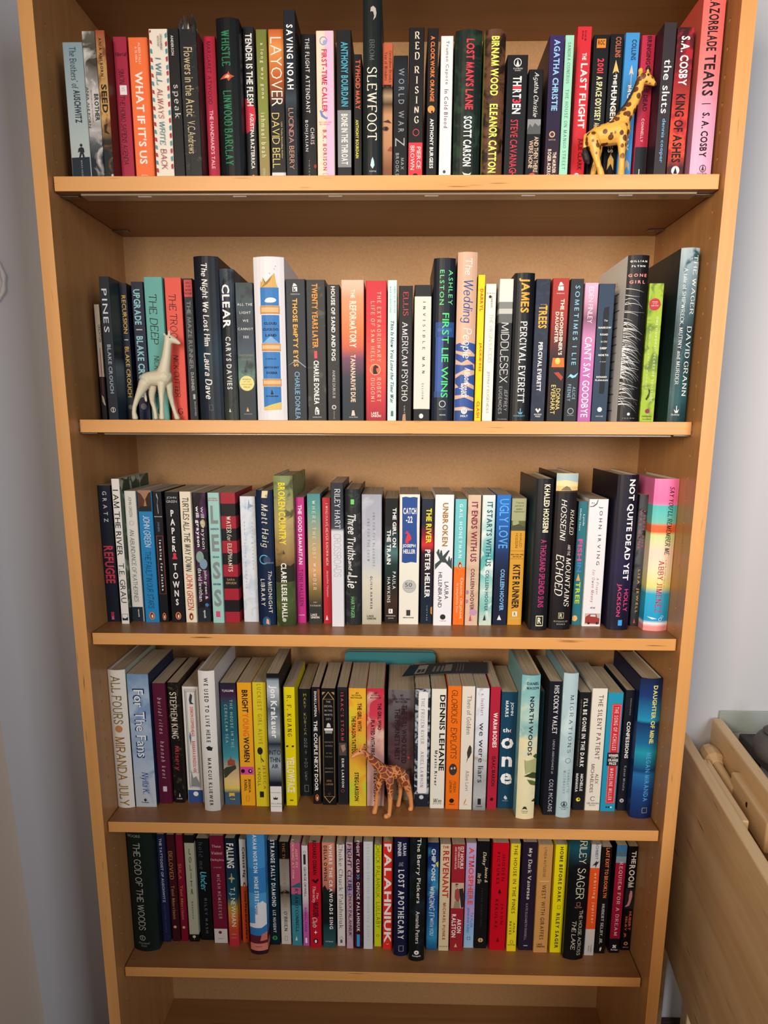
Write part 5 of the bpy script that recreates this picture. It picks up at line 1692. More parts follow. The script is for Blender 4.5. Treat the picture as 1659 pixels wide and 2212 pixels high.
BOOKS += r'''
@D1
186 340 290 1553|h|e9e3da|l c9b0a0 0 d8904c .3 d8a05c .55 26262c .6,l b9bca8 0 4a4a44 .3 1c1e26 .5|cream hardcover with gold and green brush capitals beside panel
 ALL FOURS|345 787|.16 .74|R|8f8458
 *d .45 830 .22|c48a5c
 MIRANDA JULY|905 1532|.16 .74|R|a8824c
357 547 325 1543|p|l 7f9cbe 0 a9bfd6 .12 c2d0e0 .3 9fb6d0 .5 bccbdb .7 cfd2d4 1 ~ 8aa6c8 22 .4|1e3050|pale blue fabric-patterned paperback with puffy outlined title
 For The Fans|458 1096|.22 .78|B|23386a
 For The Fans|470 1085|.28 .72|S|f2f4f6
 Nylla K.|1225 1427|.3 .7|I|2a4690
 *p .4,1480 .48,1465 .56,1480 .48,1495|2a2a2e
 Podium|1495 1508|.3 .64|^B|2a2a2e
574 690 408 1513|p|66213e|-|maroon paperback with pale italic lowercase lettering
 burial rites|540 872|.36 .68|I3|e0c8cc
 hannah kent|940 1282|.36 .68|I3|e0c8cc
 *r .36 .66 1355 1402|d9c8ca
710 805 402 1506|p|1e1a1a ~ 5a4c3c 90 .25|4a4034|battered black paperback with cream name above red typewriter title
 STEPHEN KING|490 917|.16 .8|G|e9dfc6
 Misery|980 1212|.25 .8|F|c8404a
 *p .5,1450 .56,1415 .64,1450|e0dcd0
 WARNER|1462 1474|.25 .8|^S|d9d4c8
838 982 440 1503|p|eae6de|-|white paperback with dotted dark border and dark blue foot
 *r 0 1 1388 1520|34528e
 *f .14 .86 462 1370|2c3440
 *f .18 .82 475 1358|2c3440
 *f .24 .78 485 1230|55606a
 DEMON COPPERHEAD|625 897|.44 .64|B|d0604c
 BARBARA KINGSOLVER|940 1227|.44 .64|B|d0604c
 *p .4,560 .5,500 .62,520 .55,580 .7,600 .45,600|3a4048
 *p .24,1355 .3,1200 .4,1280 .6,1260 .78,1320 .78,1360|8a8e8c
 *p .3,900 .36,850 .42,900 .38,980|5a6a9a
 *d .52 1422 .16|eceae4
986 1130 298 1583|h|l ece9e6 0 e9e6e2 .5 dedbd4 .8 cfccc4 1|l e6e2de 0 cfcac4 .3 8a867e .6 b9b4ac 1|tall white hardcover with black capitals and a small dark animal mark
 WE USED TO LIVE HERE|360 952|.36 .62|B2|222224
 *p .3,1000 .5,985 .7,1000 .75,985 .66,1030 .4,1025|2a2a2c
 MARCUS KLIEWER|1095 1532|.36 .6|B2|222224
1174 1316 405 1523|p|l 2a2a44 0 4a2c4a .1 2c6270 .18 2c6c7e .4 4f9aa8 .6 c9b48a .72 e8c890 .8 e6d06a .86 4a6a80 .9|-|teal seaside paperback with a red house on a floating cliff
 TJ KLUNE|468 492|.14 .86|^B|e9e6e0
 THE HOUSE IN THE|560 1000|.58 .76|F2|c9dcd8
 CERULEAN SEA|605 955|.24 .42|F2|c9dcd8
 *p .3,1165 .3,1120 .45,1105 .5,1070 .55,1105 .75,1115 .78,1165|9a4a34
 *p 0,1200 .2,1180 .8,1160 .84,1190 .6,1215 .4,1240 .2,1270 .05,1280|3a4030
 *p .3,1450 .3,1415 .66,1415 .66,1445 .5,1440|e6b84a
 TOR|1465 1478|.34 .7|^B|e6b84a
1327 1454 403 1530|p|f2b12a|-|amber paperback with black and orange bold title and pink eyes
 BRIGHT|470 678|.32 .74|B|201a16
 YOUNG|684 896|.32 .74|B|ec6f2a
 WOMEN|902 1132|.32 .74|B|201a16
 *r 0 1 1175 1247|d8489c
 *o .2 1215 .14 18|201a1c
 *o .72 1215 .14 18|201a1c
 *o .74 1213 .05 8|f0d9e0
 JESSICA|1285 1412|.52 .72|B|2a2016
 KNOLL|1295 1397|.26 .46|B|2a2016
 *f .36 .58 1440 1492|b07a1c
1463 1585 400 1538|p|e2cf32|-|yellow paperback with a black rose between gold title and author
 LUCKIEST GIRL ALIVE|415 967|.34 .64|S2|8f7a1c
 *o .42 1030 .2 34|262222
 *r .46 .49 1060 1140|3a3420
 *p .48,1090 .7,1125 .62,1132 .48,1100|3a3420
 JESSICA|1160 1382|.54 .78|S1|8a5a2c
 KNOLL|1185 1352|.18 .42|S1|8a5a2c
 *r .3 .6 1402 1455|262218
@D2
112 232 345 1720|p|l 17181c 0 17181c .03 9aaab4 .05 c2ccd2 .12 5a6a76 .25 aab4ba .42 2c3442 .5 8a98a2 .58 a8b2ba .66 1e2634 .78 1e2634 .81|10141c|mountain-photograph paperback with white name and broad white foot
 *r 0 1 1468 1740|e9e6de
 Jon Krakauer|465 987|.14 .8|B|f4f4f2
 INTO|1108 1155|.02 .98|^S|1c1e24
 THIN|1180 1228|.08 .92|^S|1c1e24
 AIR|1248 1288|.22 .78|^S|1c1e24
 *p .3,1600 .26,1575 .4,1585 .46,1570 .52,1585 .66,1575 .62,1600|2a2a2e
 *r .08 .92 1528 1532|8a8a86
 VILLARD|1632 1646|.05 .95|^F|4a4a4a
 *r .08 .92 1665 1669|8a8a86
270 378 480 1658|p|f0dd12|-|lemon yellow paperback with white block title and printed eyes
 R. F. KUANG|560 972|.28 .68|G2|2a2610
 *p .1,1065 .3,1058 .35,1070 .2,1082|2a2610
 *p .6,1065 .8,1058 .85,1070 .7,1082|2a2610
 YELLOWFACE|1175 1527|.14 .84|B|f8f4e0
 *r .36 .66 1600 1612|5a5210
414 528 498 1563|p|23292c|-|charcoal paperback with upright stacked letters in olive and grey
 MARY KUBICA|540 960|.38 .66|!N|b9b040
 DON'T YOU CRY|985 1415|.38 .66|!N|9aa4a8
 *f .36 .7 1455 1520|a8b0b4
540 620 480 1643|p|1c1c1f|-|narrow black paperback with white title and a small picture strip
 *p .7,500 1,500 1,760 .8,700 .75,620|8a4a34
 *p .8,980 1,960 1,1400 .85,1450 .75,1200|b09a7c
 SHARI LAPENA|520 777|.3 .6|B|dfdcd6
 THE COUPLE NEXT DOOR|815 1512|.2 .64|B|f0eeea
 *P .48 1580|e0703f
632 770 492 1653|p|17171a|-|black paperback with a gold pointed frame and a small white dome
 *f .1 .9 600 1570|b8925a
 *p .1,600 .5,525 .9,600 .86,605 .5,535 .14,605|b8925a
 *p .1,1570 .5,1635 .9,1570 .86,1565 .5,1625 .14,1565|b8925a
 *p .08,530 .3,530 .08,560|b8925a
 *p .7,530 .92,530 .92,560|b8925a
 THE|617 636|.34 .66|^F|c9c2b4
 DEVIL|660 680|.2 .8|^F|c9c2b4
 IN THE|704 722|.22 .78|^F|c9c2b4
 WHITE|745 765|.2 .8|^F|c9c2b4
 CITY|788 808|.32 .68|^F|c9c2b4
 *p .34,880 .4,845 .5,835 .6,845 .66,880|d9d9d6
 *r .2 .8 890 912|e9e9e6
 *r .25 .75 915 940|9a9a98
 MURDER, MAGIC, AND|1020 1034|.2 .8|^F|a8a094
 MADNESS|1056 1070|.24 .76|^F|a8a094
 AT THE|1130 1142|.3 .7|^F|a8a094
 FAIR THAT|1166 1178|.24 .76|^F|a8a094
 CHANGED|1280 1292|.2 .8|^F|a8a094
 AMERICA|1316 1328|.2 .8|^F|a8a094
 ERIK|1400 1420|.32 .68|^F|b8925a
 LARSON|1434 1454|.24 .76|^F|b8925a
 *g .5 1540 .08|a85a4a
787 885 482 1650|p|2c2e34|-|dark grey paperback with red spaced title in a black panel
 *r .14 .86 515 1030|18181c
 ISAAC'S STORM|535 1012|.34 .64|S2|d0505c
 *r .14 .86 1035 1160|5a4a48
 *p .3,1060 .7,1050 .8,1100 .5,1130|a88a7c
 *r .14 .86 1165 1630|1c1e24
 ERIK LARSON|1190 1477|.38 .62|B1|e6e4e0
 *g .48 1512 .16|b84a68
897 1065 492 1663|p|l f0b43a 0 e8c83c .15 d2cf3c .35 e6b040 .55 e8c040 .7 c9d23c .85 e0d03a 1 ~ f2a040 25 .5|-|yellow and orange swirled paperback with condensed black lettering
 #1|530 550|.4 .56|^B|6a2a14
 NATIONAL|555 570|.18 .72|^B|3a2414
 BESTSELLER|578 594|.12 .78|^B|3a2414
 THE GIRL WITH|640 917|.5 .74|B|2a1c14
 THE DRAGON TATTOO|768 1147|.16 .4|B|2a1c14
 STIEG LARSSON|1330 1612|.32 .56|B|2a1c14
1072 1240 492 1663|p|l c83a52 0 d0485c .22 d86a70 .34 d8a89c .5 d9b4b0 .7 d2aaa8 .85 dcc0b4 1 ~ e0c4b4 30 .35|-|crimson-to-pink paperback with pale hair strands behind giraffe
 #1|530 550|.44 .58|^B|3a1420
 NATIONAL|555 570|.24 .76|^B|3a1420
 BESTSELLER|578 594|.2 .82|^B|3a1420
 THE GIRL WHO|640 907|.62 .84|B|2a141a
 PLAYED WITH FIRE|810 1157|.22 .46|B|2a141a
 STIEG LARSSON|1280 1612|.4 .64|B|2a141a
1277 1533 510 1603|p|l 7a7478 0 6a6468 .2 5c4448 .45 6a5050 .65 8a7866 .85 7f7460 1 ~ 4a2c34 25 .4|-|thick grey-plum paperback with two columns of dark condensed capitals
 #1|550 575|.46 .56|^B|2a2024
 NEW YORK TIMES|590 610|.18 .84|^B|2a2024
 BESTSELLER|618 638|.28 .74|^B|2a2024
 THE GIRL WHO KICKED|660 1237|.52 .72|B|2a1c20
 THE HORNET'S NEST|695 1207|.26 .46|B|2a1c20
 STIEG LARSSON|1280 1500|.34 .54|B|2a1c20
 *d .8 1180 .045|c83a40
 *p .34,1540 .46,1550 .5,1565 .42,1560|3a2c24
@D3
340 487 495 1670|p|2c3442 ~ b9c4cc 90 .5|-|frosty dark paperback with a white label down its spine
 *p .22,545 .28,528 .78,528 .84,545 .84,1520 .78,1536 .28,1536 .22,1520|e9e7e6
 THE FROZEN RIVER|590 1047|.4 .62|F1|4a4c54
 ARIEL LAWHON|1120 1477|.4 .62|F1|4a4c54
 *r 0 1 1545 1700|1e2430
 *d .5 1575 .15|c9ced4
499 640 498 1686|p|e9e6d9|-|cream paperback with huge bold black surname and smaller title
 DENNIS LEHANE|558 1312|.56 .94|B|1c1c1e
 Mystic River|1110 1462|.22 .48|B1|2c2c2e
 Wm|1590 1630|.25 .8|^I|2a2a2c
 MORROW|1634 1646|.2 .82|^F|6a6a66
654 785 470 1693|p|ee7c1e|-|bright orange paperback with black hand lettering and a dark mask
 GLORIOUS|510 842|.26 .74|H|26160c
 EXPLOITS|885 1192|.26 .74|H|26160c
 *o .5 1300 .3 58|3a3230
 *o .4 1290 .07 12|c9b8a8
 *o .62 1285 .07 12|c9b8a8
 FERDIA|1420 1527|.56 .76|H|26160c
 LENNON|1410 1532|.26 .46|H|26160c
 *d .46 1610 .18|26160c
 HOLT|1640 1652|.28 .7|^B|26160c
790 915 472 1698|p|e6dfd2|-|cream paperback with thin grey title and a dark feather
 Theo of Golden|565 952|.4 .74|F|6a645c
 *p .46,1240 .55,1180 .5,1130 .6,1080 .72,1055 .84,1080 .86,1130 .7,1180 .6,1190|3a3a34
 Allen Levi|1310 1512|.44 .7|F|7a746c
 *p .34,1640 .5,1595 .56,1595 .44,1640|d9824a
 *r .36 .62 1645 1652|d9a07a
927 1052 490 1706|p|l e6e9f0 0 dfe3ec .4 d2d4d8 .55 b9a894 .57 c9cacc .6 a8acae .75 bcbfc0 .88 8a9092 1 ~ c4c8ca 40 .25|-|pale seaside paperback with plum name above dark lowercase title
 e. lockhart|545 762|.36 .62|S1|8a4a6a
 we were liars|835 1432|.3 .72|S|2e3038
 *r .36 .62 1590 1650|22242a
 EMBER|1662 1674|.26 .74|^B|4a4c50
1065 1160 478 1693|p|b82c44|-|slim crimson paperback with white condensed title and dark author
 WARM BODIES|735 1082|.34 .8|B|f0e8e4
 ISAAC MARION|1170 1467|.36 .76|B|3a141c
 *p .3,1605 .4,1580 .6,1580 .66,1600 .5,1615|2a1418
1170 1325 528 1688|p|1f4d68|-|dark teal paperback with large white upright letters pierced by a pin
 JOHN|630 762|.56 .78|B|dfe6e8
 MARRS|615 777|.26 .48|B|dfe6e8
 the|888 930|.16 .78|^B|eef0f0
 o|985 1095|.08 .86|^B|f2f2f0
 n|1170 1272|.16 .82|^B|f2f2f0
 e|1335 1448|.12 .86|^B|f2f2f0
 *p .72,915 .76,915 .5,1060 .46,1060|3a2428
 *d .72 915 .09|4a2830
 *r .45 .47 1060 1460|2c2a30
 *p .38,1580 .46,1555 .56,1570 .62,1590 .5,1600|c9d4d8
 *r .3 .66 1608 1612|9fb0b8
1358 1535 365 1795|h|l 86bcc0 0 94c4c6 .15 bcd6cc .28 8ab8bc .36 a4c8c4 .41 e8dfb8 .44 ece4c0 .8 ece2ba 1 ~ d4dccc 30 .25|8abcc0,e8dfb8|aqua and cream hardcover with black title above green pine trees
 DANIEL|432 462|.26 .92|^B|22262a
 MASON|476 506|.26 .92|^B|22262a
 NORTH WOODS|575 1162|.46 .7|B|22262a
 *p .3,1205 .45,1215 .8,1200 1,1195 1,1330 .8,1345 .6,1330 .4,1350 .38,1280|aab07c
 *p .78,1170 .85,1160 .95,1150 1,1160 1,1200 .85,1185|3a5a34
 *p .32,1370 .5,1350 .8,1330 1,1340 1,1400 .8,1390 .55,1375|3a4a28
 *p .5,1400 .8,1410 1,1430 1,1470 .7,1450|5a6e38
 *p .8,1620 .95,1600 1,1600 1,1630|3a3a28
 *p .3,1700 .4,1670 .52,1670 .6,1700 .45,1690|2a2a2a
 RANDOM|1710 1720|.28 .64|^S|2a2a2a
 HOUSE|1728 1736|.32 .6|^S|2a2a2a
@D4
322 366 480 1560|p.085|2b5a6e|-|thin dark teal paperback squeezed beside the aqua hardcover
 SO LONG, SEE YOU TOMORROW|515 972|.4 .8|B|1c2e38
 WILLIAM MAXWELL|1040 1300|.4 .8|B|1c2e38
390 505 390 1618|p|1d1f2c|12141e|navy-black paperback with white ornate serif title and author
 HIS COCKY VALET|425 872|.38 .78|G|efeeee
 UNDUE ARROGANCE #1|925 1237|.48 .66|N|b9bac0
 COLE MCCADE|1290 1587|.4 .72|N1|e6e5e6
514 645 318 1643|h|b8cfd4 ~ cfe0e4 22 .4|8ab0b8|pale icy blue hardcover with dark spaced serif title
 MIGRATIONS|515 1047|.5 .76|F2|2e424c
 *g .6 1120 .2|6a8a98
 CHARLOTTE|1205 1412|.62 .78|F2|4a6470
 McCONAGHY|1210 1422|.34 .5|F2|4a6470
 *g .5 1520 .22|3a4e58
 *p .38,1535 .5,1490 .6,1535|3a4e58
 FLATIRON|1548 1556|.22 .8|^S|3a4e58
 BOOKS|1562 1570|.34 .68|^S|3a4e58
664 768 490 1573|p|1e1f23|-|black paperback with white condensed title and round yellow badge
 I'LL BE GONE IN THE DARK|550 1177|.38 .74|B1|f0eeea
 ONE WOMAN'S OBSESSIVE SEARCH FOR THE GOLDEN STATE KILLER|555 1170|.14 .24|S|7a7468
 MICHELLE|1240 1397|.52 .78|B|e6e4e0
 McNAMARA|1235 1405|.12 .38|B|e6e4e0
 *d .45 1475 .19|eed83a
 *d .5 1472 .08|1e1f23
777 912 455 1576|p|e9e4d6|-|cream paperback with dark brown capitals and thick ring emblem
 THE SILENT PATIENT|515 1107|.44 .74|S1|5a2a2a
 ALEX|1240 1332|.56 .78|S|6a3a34
 MICHAELIDES|1150 1412|.24 .48|S|6a3a34
 *g .5 1468 .17|26221e
 *p .6,1458 .75,1458 .75,1480 .6,1480|e9e4d6
 CELADON|1503 1518|.1 .92|^S|3a3630
 BOOKS|1524 1534|.3 .7|^S|5a564e
920 1055 495 1583|p|2b9fc0|-|cyan paperback with red title panel and black award label
 *r .3 .92 595 1512|c9313f
 *f .34 .88 605 1502|e8b0a8
 THE SONG OF ACHILLES|625 1022|.48 .74|S2|f0e6e0
 MADELINE MILLER|1190 1482|.46 .72|S2|f0e6e0
 *r .2 1 1045 1165|1a1a1e
 WINNER|1058 1084|.28 .94|^B|efece6
 OF THE|1088 1096|.46 .76|^B|efece6
 ORANGE|1100 1126|.28 .94|^B|efece6
 PRIZE|1132 1156|.36 .84|^B|efece6
 *d .4 1545 .06|14303a
 *d .55 1545 .06|14303a
 *d .7 1545 .06|f0f0f0
1074 1163 470 1578|p|21242e|-|dark slate paperback with white condensed title and thin author
 CONFESSIONS|760 1097|.36 .78|B|f0eeec
 Kanae Minato|1165 1392|.42 .72|F1|a8aab0
 INTERNATIONAL BESTSELLER|545 702|.55 .68|S|8a8c94
 *d .45 1485 .24|c9cacc
 M|1475 1495|.34 .56|^B|21242e
1196 1395 370 1653|h|l 1a2c54 0 20427c .12 2a88b4 .25 2a9cc0 .29 1e3c70 .31 2470a0 .45 2aa0b4 .52 1e4a80 .65 2f78b0 .68 24508c .8 1a2a58 1|l 152444 0 1a3464 .5,1a2c54|deep blue hardcover with glowing turquoise bands and yellow title
 DAUGHTER OF MINE|430 962|.56 .78|B|e9e07a
 MEGAN MIRANDA|1045 1492|.5 .74|S1|5aa8dc
 *f .5 .74 1552 1600|b8b47a
@E1
204 478 h.24 1408|h|1d2a26|-|very thick green-black hardcover with thin cream capitals by left panel
 MOORE|122 155|.05 .58|^S|8f948c
 THE GOD OF THE WOODS|215 1177|.26 .54|M|cfcbb8
 *g .38 1262 .12|b9b8a8
 R|1245 1280|.34 .42|^F|b9b8a8
 Riverhead|1305 1330|.2 .66|^I|8f948c
 Books|1335 1358|.3 .54|^I|8f948c
500 610 115 1303|p|2a2f54|-|dark indigo paperback with pale capital title
 THE TATTOOIST OF AUSCHWITZ|160 867|.3 .64|B|b9bacc
 HEATHER MORRIS|900 1202|.36 .62|S|454a6e
 *f .3 .66 1235 1280|3a3f66
634 715 120 1296|p|4c1a26|c88a4a,4c1a26|slim dark maroon paperback with gold serif lettering
 BELOVED|300 612|.14 .66|F|c9965a
 Toni Morrison|680 1052|.24 .66|F|c9965a
 *d .42 1137 .2|dcb884
732 803 122 1296|p|8c1838|-|slim crimson paperback with dull gold serif lettering
 SULA|440 612|.14 .62|F|c87a4a
 Toni Morrison|680 1057|.24 .66|F|c8924e
 *d .45 1142 .22|dcb070
820 925 125 1300|p|c 1c1c1c 0 b9b7a0 .068 1c1c1c .927|-|putty-coloured paperback with black head and foot and stacked serif letters
 LOLITA|262 790|.4 .66|!G|26241e
 NABOKOV|855 1052|.42 .58|G2|3a3830
 *d .5 1245 .16|cfc9ae
 *d .5 1272 .03|cfc9ae
947 1083 h.202 1283|p|14181e|-|black paperback with faint grey words and one teal script word
 hold me|200 502|.18 .5|F1|4e565a
 Under|530 740|.2 .72|K|5ac4d0
 RILEY NASH|820 1207|.42 .62|F2|7f888a
1092 1245 130 1313|p|7e1f3c|-|wine red paperback with stacked title words and white foot
 *r 0 1 1158 1330|d6cfc8
 These|232 262|.16 .8|^F|e0c0b8
 Violent|306 338|.1 .88|^F|e0c0b8
 Delights|384 414|.02 .96|^F|e0c0b8
 a novel|468 488|.22 .78|^I|c89a9a
 MICAH NEMEREVER|555 1047|.42 .66|F2|dcb8b0
 *d .46 1197 .12|7e1f3c
 *r .3 .7 1262 1266|8a8480
1260 1366 h.212 1350|p|l 1a2438 0 1c3c50 .3 1f5a68 .55 b8a23a .64 d8803a .72 c85034 .84 c83a48 .95|-|navy-to-orange paperback with white title above a small airplane
 FALLING|215 487|.12 .86|B|eeeae2
 *p .5,545 .55,545 .58,585 .85,600 .85,608 .6,615 .55,650 .45,650 .45,612 .2,608 .2,600 .45,590|b9a87a
 T.J. NEWMAN|700 1132|.2 .84|S|e9e2d0
 *r .25 .75 1215 1220|e0a090
 *r .25 .75 1255 1259|e0a090
1408 1478 170 1308|p|c dcdad4 0 d25a2c .445|-|paperback with white upper half and orange lower half, dark round lettering
 Celeste Ng|255 592|.34 .82|B|222222
 *P .6 675|d0643c
 Little Fires Everywhere|745 1267|.42 .82|B|301c14
@E2
58 243 h.24 1418|h|c 4f9cd4 0 3f8cc8 .3 5aa6da .5 4f9cd4 .62 3a86c0 .74 6a2a38 .84 dc8a78 .91 3a2030 .968|-|sky blue hardcover with painted houses and maroon and pink foot
 GRAHAM NORTON|40 532|.36 .6|B1|eef2f2
 HOME STRETCH|575 942|.36 .62|B1|eef2f2
 *p .5,870 .8,840 1,880 1,1100 .7,1130 0,1130 0,1090 .35,1080 .35,985 .52,985|e6e8e8
 *p .7,1200 1,1180 1,1270 .6,1270|c97a6a
 *r .3 .7 1330 1336|8a4a44
260 378 h.206 1310|p|102c3a|-|dark teal paperback with white capitals and round green badge
 STRANGE SALLY DIAMOND|170 897|.3 .74|B1|eeeeea
 LIZ NUGENT|935 1177|.36 .66|B1|dfe0dc
 *d .5 1235 .26|3a9a4e
 *p .4,1235 .5,1215 .6,1235 .5,1255|123a2a
394 498 h.202 1303|p|l 1d1a18 0 1d1a18 .16 8f8a80 .17 a9a498 .4 6a665c .51 8a8478 .54 bdb4a4 .65 ddd6ca .8|-|grey misty-lake paperback with faded orange title
 *p 0,740 .4,725 .55,715 1,735 1,755 0,758|22201c
 *r .06 .1 670 740|22201c
 THE THINGS THEY CARRIED|205 902|.34 .62|F|c07a4a
 O'BRIEN|950 1162|.34 .68|G|33302c
 *f .36 .66 1215 1265|8a847a
512 616 h.202 1318|p|c cf6a8c 0 2c6a78 .49 4a98a6 .6|-|paperback with pink upper half over teal, dark serif author name
 JUST BY|265 482|.52 .76|G|ecc9a8
 LOOKING AT HIM|165 592|.16 .42|G|ecc9a8
 *p 0,680 1,630 1,690 0,690|2c6a78
 RYAN O'CONNELL|700 1177|.4 .72|G|15303c
 *p .32,1262 .46,1215 .56,1262|e0e6e6
632 697 235 1320|p|l e6e2e2 0 e2dede .5 c86aa4 .68 c86cb4 1|-|slim paperback fading from white to pink with purple title
 *r .28 .66 330 440|33302e
 *g .48 305 .22|33302e
 GEORGE ORWELL|465 792|.3 .68|S|3a3638
 ANIMAL FARM|900 1167|.3 .68|S|7a3a9a
 *r .34 .66 1235 1290|f0ecee
707 828 h.206 1343|p|cc1d34|-|red paperback with black name, white script words and a leaping fox
 RICHARD OSMAN|180 552|.34 .7|B|26141a
 *p .2,610 .4,600 .55,615 .8,590 .85,610 .62,640 .8,648 .5,640 .35,625|26141a
 The|745 812|.62 .8|I|f4ece6
 Thursday|675 862|.22 .56|I|f4ece6
 MURDER|850 1012|.3 .8|B|26141a
 Club|1015 1122|.24 .66|I|f4ece6
 *p .5,1150 .54,1168 .66,1174 .54,1180 .5,1198 .46,1180 .34,1174 .46,1168|f4ece6
 *o .5 1270 .2 28|26141a
 *o .5 1272 .1 18|f0ece6
847 980 h.206 1343|p|l e0987c 0 dc9078 .3 c87a66 .42 1c2426 .48 1a2426 .76 24484e .8 3a6468 1|-|peach and black paperback with marsh trees and white bold title
 *p 0,690 .2,665 .4,720 .6,700 .8,740 1,790 1,860 0,860|1a2022
 WHERE THE CRAWDADS SING|220 1140|.54 .82|B1|f4f0ea
 DELIA OWENS|235 620|.14 .4|B1|26201e
 PUTNAM|1268 1282|.2 .82|^B|c9d0ce
1002 1085 h.2 1323|p|e4e0da|-|cream-white paperback with tall thin brown serif lettering
 Choke Chuck Palahniuk|215 1137|.24 .78|F|7a6a60
 *g .5 1235 .18|6a645e
 *r .36 .64 1255 1290|6a645e
1102 1172 h.208 1350|p|cdaeb8 ~ a890b8 30 .4|-|lilac-pink paperback with rough black hand lettering
 FIGHT CLUB|215 722|.16 .84|K|241c24
 CHUCK PALAHNIUK|755 1212|.3 .82|K|241c24
1184 1273 h.208 1350|p|3c142a ~ 5a1c34 160 .5|-|dark maroon paperback with white capitals and a blue foot tag
 FIGHT CLUB|180 527|.3 .66|B1|e9e0e0
 >>|548 602|.3 .68|B|4aa0d8
 CHUCK PALAHNIUK|630 1167|.3 .68|B1|e9e0e0
 *r .3 .66 1198 1328|3a9cd8
1284 1383 h.21 1356|p|dadde0|-|white paperback with pale grey lettering reading upward
 INVISIBLE MONSTERS|215 755|.34 .66|<N2|aeb2b6
 CHUCK PALAHNIUK|780 1262|.34 .66|<N2|aeb2b6
1400 1476 h.2 1328|p|d4da24|-|lime yellow paperback with dark hand-cut capitals
 CHUCK PALAHNIUK|225 797|.2 .8|M1|2a3018
 LULLABY|850 1127|.25 .85|M1|2a3018
 *g .5 1210 .2|4a5018
1492 1593 h.21 1360|p|e63c2c|-|vermilion paperback with enormous slanted white surname
 PALAHNIUK|215 1292|.12 .88|B|f4efea
 *p .3,1295 .5,1305 .7,1292 .5,1310|f4efea
@E3
108 268 h.232 1528|h|1e2044|-|midnight blue hardcover with white capitals and small ornament
 SARAH|225 367|.6 .84|B|e0e0e4
 PENNER|210 377|.24 .48|B|e0e0e4
 THE|440 490|.32 .62|F|b9bac4
 LOST APOTHECARY|530 1332|.28 .72|B1|e6e5e2
 *f .36 .7 1405 1470|c9cad2
283 458 h.242 1588|h|16201e ~ 24303a 35 .4|-|tall black-green berry hardcover with white rounded title and flower emblem
 The Berry Pickers|165 917|.38 .7|S|efece4
 Amanda Peters|1010 1382|.42 .68|S|e6e3da
 *d .5 1487 .16|efece4
 *d .5 1487 .05|16201e
 Catapult|1518 1540|.22 .78|^B|efece4
482 608 215 1453|p|l 1c2c5c 0 24448a .2 3a88b8 .3 24509a .45 2a78b8 .7 3a9cc4 .88 24508a 1 ~ 4aa0c4 30 .3|-|blue painterly paperback with bold white name and brush title
 CHIP PONS|285 657|.36 .72|B|eef0ee
 WINGING IT|720 1080|.2 .72|K|dfeaf0
 WITH YOU|1085 1287|.28 .66|K|dfeaf0
 *p .7,450 1,430 1,500 .85,490|c8d84a
624 740 h.208 1463|p|e2d2ac|-|sand-coloured paperback with large red capital title
 THE|252 282|.2 .82|^B|a83434
 REVENANT|310 852|.26 .86|B|c23a34
 MICHAEL PUNKE|910 1337|.36 .66|B1|a83a34
 PICADOR|1408 1420|.1 .92|^S|4a3a2a
754 903 h.208 1468|p|aa2f3c|-|brick red paperback with photograph of a hiker carrying a pack
 127 HOURS|260 517|.62 .88|B|f0e4dc
 BETWEEN A ROCK|262 507|.44 .58|B|e6c8c0
 AND A HARD PLACE|262 520|.22 .36|B|e6c8c0
 *r 0 1 678 972|c9b59a
 *p .6,750 .9,740 1,800 1,960 .8,970|2c2a2a
 *p .3,760 .5,740 .62,760 .68,850 .6,900 .4,890 .28,850|a84a44
 *d .42 718 .1|b98a6a
 *p .3,705 .55,700 .52,688 .36,686|3a3432
 *p .3,890 .66,900 .7,972 .2,972|9a8a70
 ARON|1095 1257|.52 .84|B|f2ece6
 RALSTON|1040 1307|.1 .44|B|f2ece6
 *p .34,1420 .46,1375 .56,1420|e0c070
914 1028 h.206 1430|p|l c9b8e0 0 b9b0e0 .2 d0a8d0 .35 8aa4dc .5 c8a8d8 .65 9ac0e4 .8 a8cfe6 1|-|lavender-blue sky paperback with orange-red title
 ATMOSPHERE|270 932|.28 .82|B|ea4c3c
 TAYLOR|1020 1197|.62 .86|B|4a86cc
 JENKINS REID|965 1257|.22 .5|B|4a86cc
 *d .5 1320 .22|4a8ac8
 *r .48 .52 1295 1345|cfe0f0
 *r .3 .7 1317 1323|cfe0f0
1038 1178 200 1436|p|17171a|-|black paperback with ornate cream title and round cream badge
 Daisy|320 482|.4 .74|J|e9d9b4
 Jones &|490 675|.66 .9|J|e9d9b4
 the Six|570 690|.08 .4|J|e9d9b4
 TAYLOR JENKINS REID|735 1185|.38 .56|S2|3f3c40
 *d .5 1340 .2|e0bc8a
 *r .48 .52 1312 1368|17171a
 *r .34 .66 1337 1343|17171a
1210 1393 h.21 1458|p|cf0f2a|-|scarlet paperback with spaced black capitals and a small pine tree
 HIDDEN|355 657|.6 .78|S2|260c12
 PICTURES|325 690|.28 .46|S2|260c12
 *p .42,800 .52,750 .62,800|1a1012
 *r .5 .54 800 815|1a1012
 JASON|920 1157|.6 .78|S2|260c12
 REKULAK|870 1207|.28 .46|S2|260c12
 *p .42,1360 .52,1310 .62,1360|5a0c18
1412 1520 h.21 1470|p|f0dc2c|-|yellow paperback with black capitals and hollow square mark
 THE HOUSE IN THE PINES|240 1032|.34 .7|S1|1e1c14
 ANA|1140 1257|.58 .8|S1|1e1c14
 REYES|1125 1277|.18 .42|S1|1e1c14
 *f .36 .64 1345 1380|2a2814
 DUTTON|1390 1402|.12 .88|^B|2a2814
@E4
143 288 190 1330|p|2e2138|-|dark plum paperback with cream old-style serif lettering
 My Dark Vanessa|250 792|.34 .68|G|e6ded2
